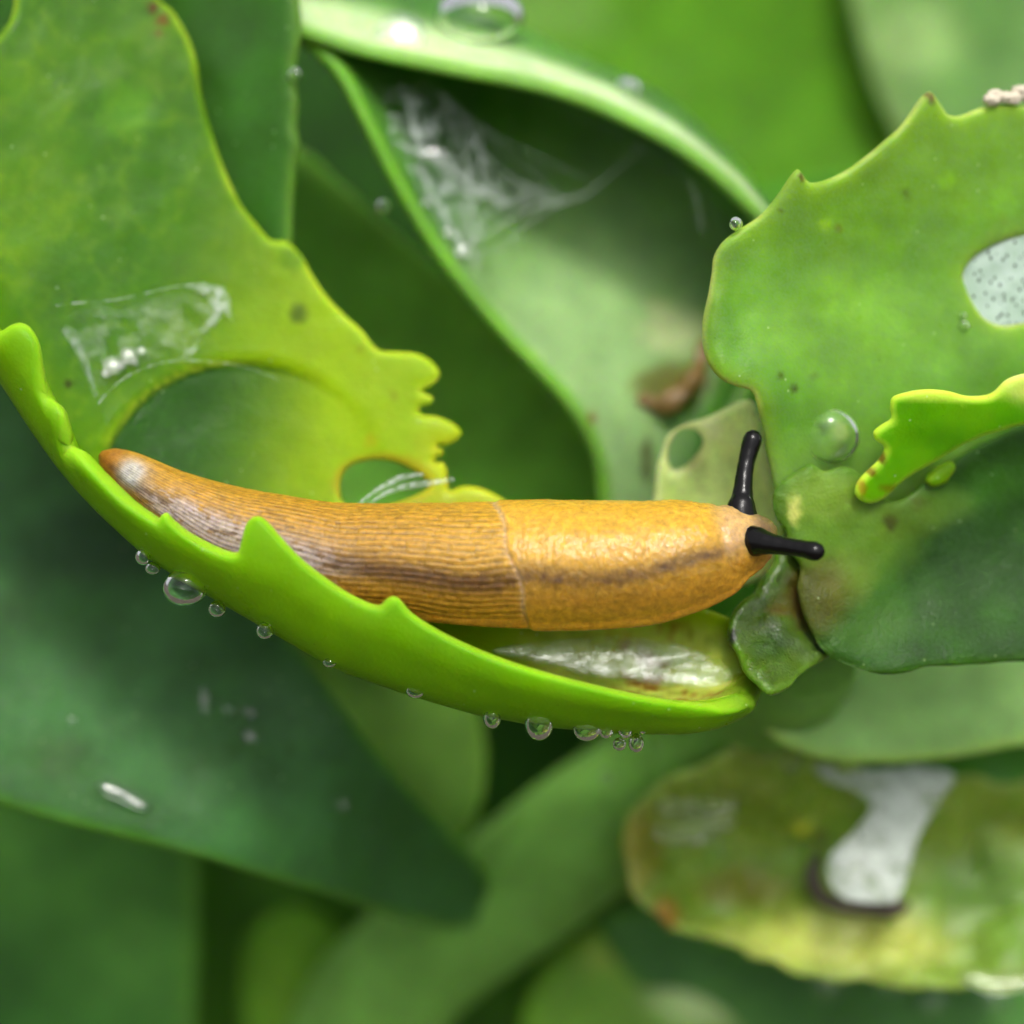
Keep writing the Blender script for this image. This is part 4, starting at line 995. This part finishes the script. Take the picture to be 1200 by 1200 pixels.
for (x, y, z, r, sx, sy, sz, lab) in [
    (470, 42, 205, 30, 1.0, .9, .9, 'bright glinting drop on top of the pod-like leaf'),
    (560, 18, 250, 46, 1.15, .75, .8, 'broad clear drop standing on the crest of the pod-like leaf'),
    (735, 106, 300, 17, 1.1, .9, 1, 'small drop on the upper edge of the pod-like leaf'),
    (665, 74, 345, 10, 1.3, .8, 1, 'little drop on the roof of the pod-like leaf'),
    (450, 242, 190, 9.5, 1, 1, 1, 'round drop clinging to the outer rim of the pod-like leaf'),
    (862, 262, 6, 8, 1, 1, 1, 'tiny drop on the scalloped leaf near its rounded corner'),
    (1130, 382, 82, 7, 1, .9, .7, 'tiny bead on the waxy leaf under its skin window'),
    (1128, 370, 82, 5, 1, .9, .7, 'tinier bead just above another under the skin window'),
    (970, 388, 58, 4, 1, .9, .7, 'speck of water in the middle of the waxy scalloped leaf'),
    (974, 510, 46, 34, 1.0, .95, .5, 'large clear flattened drop on the waxy leaf near the stem'),
    (541, 293, 222, 12, 1.1, 1, 1, 'brightest wet bead at the lower end of the slime web in the pod-like leaf'),
    (524, 272, 222, 8, 1.1, 1, 1, 'wet bead above the brightest one inside the pod-like leaf rim'),
    (497, 238, 218, 8, 1.1, 1, 1, 'small wet bead halfway up the inner rim of the pod-like leaf'),
    (505, 178, 240, 14, 1.5, .8, 1, 'shining wet patch in the thick of the slime web'),
    (345, 88, 158, 9, 1, 1.1, 1, 'drop on the edge of the upright dark leaf'),
    (240, 822, 236, 8, 1, 2.4, .6, 'long streak of water on the broad blue-green leaf'),
    (270, 833, 234, 9, 1, 1, .6, 'faint bead between two others on the broad blue-green leaf'),
    (293, 835, 233, 9, 1, 1, .6, 'upper bead of a pair on the broad blue-green leaf'),
    (292, 862, 231, 10, 1, 1.1, .6, 'lower bead of a pair on the broad blue-green leaf'),
    (84, 845, 238, 7, 1, 1, .6, 'small bead on the shaded part of the broad blue-green leaf'),
    (400, 941, 228, 10, 1, 1, .6, 'bead near the pointed end of the broad blue-green leaf'),
    (712, 912, 430, 9, 1, 1, .7, 'blurred bead on the sloping leaf under the folded leaf'),
    (968, 1155, 560, 13, 1.2, .8, .8, 'bead on the blue-green leaf below the dark scar'),
    (1045, 1152, 560, 15, 1.2, .8, .8, 'bead second along the blue-green leaf at the bottom edge'),
    (1090, 1176, 560, 12, 1.2, .8, .8, 'lowest bead on the blue-green leaf at the bottom edge'),
    (1162, 1174, 560, 12, 1.3, .8, .8, 'bead farthest along the blue-green leaf at the bottom edge')]:
    if 'broad blue-green' in lab: z = float(ZF5(np.array([x * 1.0]), np.array([y * 1.0]))[0]) - 15
    droplet(x, y, z, r, lab, sx, sy, sz, sag=.05, seed=x, lens=LENS.get((x, y)))
# elongated water films lying on leaves
def film(name, outline, zf, label, mat=M_WATER, T=8, er=8, sp=6, cat='water film', group=None):
    o = sheet(name, None, outline, zf, mat, pigment((1, 1, 1)), T=T, er=er, sp=sp, st=4, bump=lambda x, y, d: 2.2 * (fbm(x / 12, y / 12, 7) - .5) * sstep(0, 6, d))
    return tag(o, label, cat, group)
film('water_streak', [(112, 918), (125, 914), (145, 922), (165, 936), (178, 944), (172, 950), (155, 946), (135, 936), (118, 928)], facing(float(ZF5(np.array([145.]), np.array([932.]))[0]) - 26, 145, 932), 'glinting water streak on the lower half of the broad blue-green leaf', T=7, er=7)

# ------------------------------------------------------------------ slime
def strand(pts, rad, label, name='slime_strand', mat=M_STRAND, group='slime strands'):
    return tag(tube(name, None, pts, rad, mat, None, 8, 4), label, 'slime', group)
def zfar_pt(x, y): 
    h = float(yT(np.array([x]))[0]) - y
    return float(zT(np.array([x]))[0]) + float(dfar(max(h, 0))) - 14
M_ = zfar_pt
strand([(66, 358, M_(66, 358)), (92, 355, M_(92, 355) - 2), (130, 352, M_(130, 352) - 3), (165, 345, M_(165, 345) - 3), (200, 337, M_(200, 337) - 2), (232, 333, M_(232, 333))], [1, 1.8, .8, 1.4, .9, 1.2], 'thin slime thread drawn across the far half of the folded leaf', mat=M_THREAD)
film('slime_film', [(215, 336), (240, 330), (262, 334), (272, 345), (273, 372), (274, 382), (262, 372), (252, 384), (238, 395), (234, 410), (222, 420), (205, 422), (215, 410), (228, 398), (236, 380), (245, 362), (238, 348)], lambda x, y: np.array([M_(a, b) for a, b in zip(x, y)]), 'hook-shaped film of dried slime on the folded leaf', M_SLIME, 4, 5, 5, 'slime')
film('slime_film', [(70, 386), (84, 382), (96, 400), (106, 425), (112, 448), (118, 462), (112, 470), (104, 452), (94, 428), (82, 406)], lambda x, y: np.array([M_(a, b) for a, b in zip(x, y)]) + 1, 'pale strip of slime running down to the hollow of the folded leaf', M_SLIME, 4, 5, 5, 'slime')
film('slime_film', [(74, 372), (110, 356), (160, 346), (215, 340), (258, 346), (262, 372), (240, 392), (228, 414), (196, 420), (160, 430), (132, 446), (112, 456), (98, 430), (84, 400)], lambda x, y: np.array([M_(a, b) for a, b in zip(x, y)]) - 1, 'clear glossy membrane of slime spread between the threads on the folded leaf', M_MEMB, 4, 8, 6, 'slime')
for k, (x, y, r, lab) in enumerate([(132, 428, 12, 'middle bubble of the glinting slime froth'), (124, 437, 6, 'lower bubble of the glinting slime froth'), (150, 416, 11, 'large bubble of the glinting slime froth'), (166, 410, 6, 'outermost bubble of the glinting slime froth'), (143, 428, 6, 'small bubble tucked in the slime froth'), (158, 424, 5, 'tiny bubble low in the slime froth')]):
    droplet(x, y, M_(x, y), r, lab, 1.1, 1, .9, lens=.2, name='slime_bubble', group='slime bubbles', seed=k)
strand([(116, 472, M_(116, 472)), (128, 458, M_(128, 458)), (146, 443, M_(146, 443)), (172, 430, M_(172, 430)), (205, 423, M_(205, 423)), (250, 424, M_(250, 424)), (290, 431, M_(290, 431)), (325, 444, M_(325, 444))], [1.6, 1.4, 1.3, 1.2, 1.1, .9, .7, .5], 'slime thread along the lip of the hollow', mat=M_THREAD)
strand([(430, 592, 68), (452, 578, 72), (476, 570, 74), (505, 566, 72), (530, 562, 70)], [2, 3, 4, 4, 3], 'wet thread stretched across the round hole in the folded leaf')
strand([(418, 592, 70), (445, 572, 80), (470, 560, 84), (495, 556, 80)], [1.5, 3, 4, 2], 'upper wet thread stretched across the round hole')
# slime web inside the pod-like leaf
webs = [([(470, 100, 270), (482, 135, 262), (490, 165, 258), (500, 185, 255), (520, 190, 262)], [4, 6, 9, 8, 4], 'bright thick web of slime high inside the pod-like leaf'),
        ([(440, 160, 225), (470, 170, 245), (500, 185, 256), (530, 200, 270), (570, 225, 300)], [4, 7, 9, 6, 3], 'slime web crossing the upper mouth of the pod-like leaf'),
        ([(520, 120, 300), (545, 140, 300), (560, 175, 298), (590, 200, 310), (620, 220, 330), (665, 235, 345)], [3, 4, 5, 4, 4, 3], 'long slime strand arching deep in the pod-like leaf'),
        ([(490, 190, 256), (500, 215, 245), (515, 245, 240), (530, 270, 238), (545, 292, 236)], [5, 6, 5, 7, 9], 'slime strand hanging along the left inner side of the pod-like leaf'),
        ([(530, 200, 268), (560, 225, 280), (590, 235, 300)], [4, 6, 3], 'short slime strand in the middle of the web'),
        ([(545, 290, 240), (580, 268, 280), (620, 245, 310), (660, 236, 330), (690, 225, 340), (720, 200, 345), (755, 172, 330)], [3, 3, 4, 7, 5, 3, 2], 'slime strand rising to the roof rim of the pod-like leaf'),
        ([(480, 215, 225), (505, 230, 232), (530, 255, 238)], [4, 4, 3], 'short slime strand beside the left rim of the pod-like leaf'),
        ([(810, 215, 260), (818, 240, 280), (822, 268, 300)], [4, 5, 6], 'slime smear at the far end of the pod-like leaf')]
web = empty('slime_web', 'whitish torn slime web strung across the mouth of the pod-like leaf', 'slime')
for p, r, lab in webs: tube('strand', web, p, [q * .6 for q in r], M_STRAND, None, 8, 4)
rs = np.random.RandomState(11)
anch = [((455, 150), 225), ((478, 185), 228), ((500, 250), 232), ((540, 300), 236), ((560, 330), 245), ((480, 105), 270), ((520, 110), 290), ((560, 150), 300), ((610, 210), 320), ((660, 236), 335), ((700, 215), 340)]
for k in range(20):
    (a, za), (b, zb) = [anch[i] for i in rs.choice(len(anch), 2, replace=False)]
    m = rs.uniform(-1, 1, 2) * 14
    tube('strand', web, [(*a, za), ((a[0] * .65 + b[0] * .35) + m[0], (a[1] * .65 + b[1] * .35) + m[1] + 6, za * .65 + zb * .35), ((a[0] * .3 + b[0] * .7) - m[1], (a[1] * .3 + b[1] * .7) + 7, za * .3 + zb * .7), (*b, zb)], [.9, rs.uniform(.6, 1.3), rs.uniform(.6, 1.5), .8], M_STRAND, None, 6, 6)
sheet('veil', web, [(436, 112), (475, 100), (510, 108), (545, 130), (572, 180), (615, 205), (668, 218), (690, 228), (650, 244), (605, 246), (575, 262), (556, 290), (562, 318), (540, 312), (512, 268), (484, 222), (456, 172)], tps([(440, 120, 250), (500, 130, 275), (610, 215, 310), (545, 300, 242), (480, 220, 225), (540, 210, 275)]), M_VEIL, pigment((1, 1, 1)), T=4, er=6, sp=5, st=4, bump=lambda x, y, d: 9 * (fbm(x / 30, y / 30, 7) - .5) * sstep(0, 14, d))
# slime pool under the slug, on the fold
film('slime_film', [(575, 762), (620, 752), (680, 746), (740, 745), (790, 752), (840, 770), (860, 790), (850, 806), (800, 808), (740, 800), (690, 794), (650, 784), (610, 774)], lambda x, y: facing(-22, 720, 778)(x, y) + 4 * (fbm(x / 50, y / 14, 78, 3) - .5), 'milky sheet of slime in the trough under the slug', M_POOL, 6, 6, 6, 'slime')
# slime on the curled wet leaf
film('slime_film', [(948, 893), (985, 900), (1030, 902), (1080, 898), (1118, 908), (1100, 940), (1075, 985), (1062, 1030), (1050, 1056), (1015, 1058), (985, 1050), (970, 1025), (975, 1000), (1000, 975), (1020, 945), (1000, 925), (970, 915)], lambda x, y: facing(352, 1040, 970)(x, y) + 26 * (fbm(x / 60, y / 60, 77, 3) - .5), 'whitish torn skin stretched over the curled wet leaf', M_FILM, 6, 8, 8, 'slime')
def ribbon(pts, w):
    P = catmull(pts, 10, closed=False); t = np.gradient(P, axis=0); t /= np.linalg.norm(t, axis=1)[:, None]
    n_ = np.c_[-t[:, 1], t[:, 0]]; k = w * np.sqrt(np.clip(1 - np.linspace(-.96, .96, len(P)) ** 2, .02, 1))[:, None]
    return np.r_[P + n_ * k, (P - n_ * k)[::-1]].tolist()
for pts, w, z0, y0, lab in [([(768, 944), (800, 948), (835, 947), (868, 940)], 10, 325, 946, 'upper shining ridge of water on the curled wet leaf'),
                  ([(765, 968), (790, 978), (825, 973), (862, 958)], 11, 335, 970, 'lower shining ridge of water on the curled wet leaf'),
                  ([(922, 905), (932, 880), (945, 856), (950, 845)], 11, 300, 875, 'upright shining ridge of water by the stalk of the curled wet leaf'),
                  ([(1128, 1138), (1150, 1150), (1180, 1153), (1215, 1146)], 11, 335, 1150, 'shining ridge of water at the lower lip of the curled wet leaf')]:
    film('water_ridge', ribbon(pts, w), facing(z0, pts[1][0], y0), lab, M_WATER, 9, 11, 5, 'water film', 'water ridges')
# ------------------------------------------------------------------ empties sit at the base of their things
def settle(e, p):
    p = Vector([float(v) for v in p])
    e.location = p
    for ch in e.children: ch.matrix_parent_inverse = Matrix.Translation(-p)
def foot(x, y, z):
    p = W(x, y, z); return (p[0], p[1], GZ)
settle(shootA, (W(*sp_[-1])[0], W(*sp_[-1])[1], GZ)); settle(shootB, foot(748, 770, 800)); settle(shootC, foot(980, 380, 1010)); settle(shootD, foot(420, 1240, 900))
settle(slug, W(500, 735, 20)); settle(web, W(480, 220, 225))
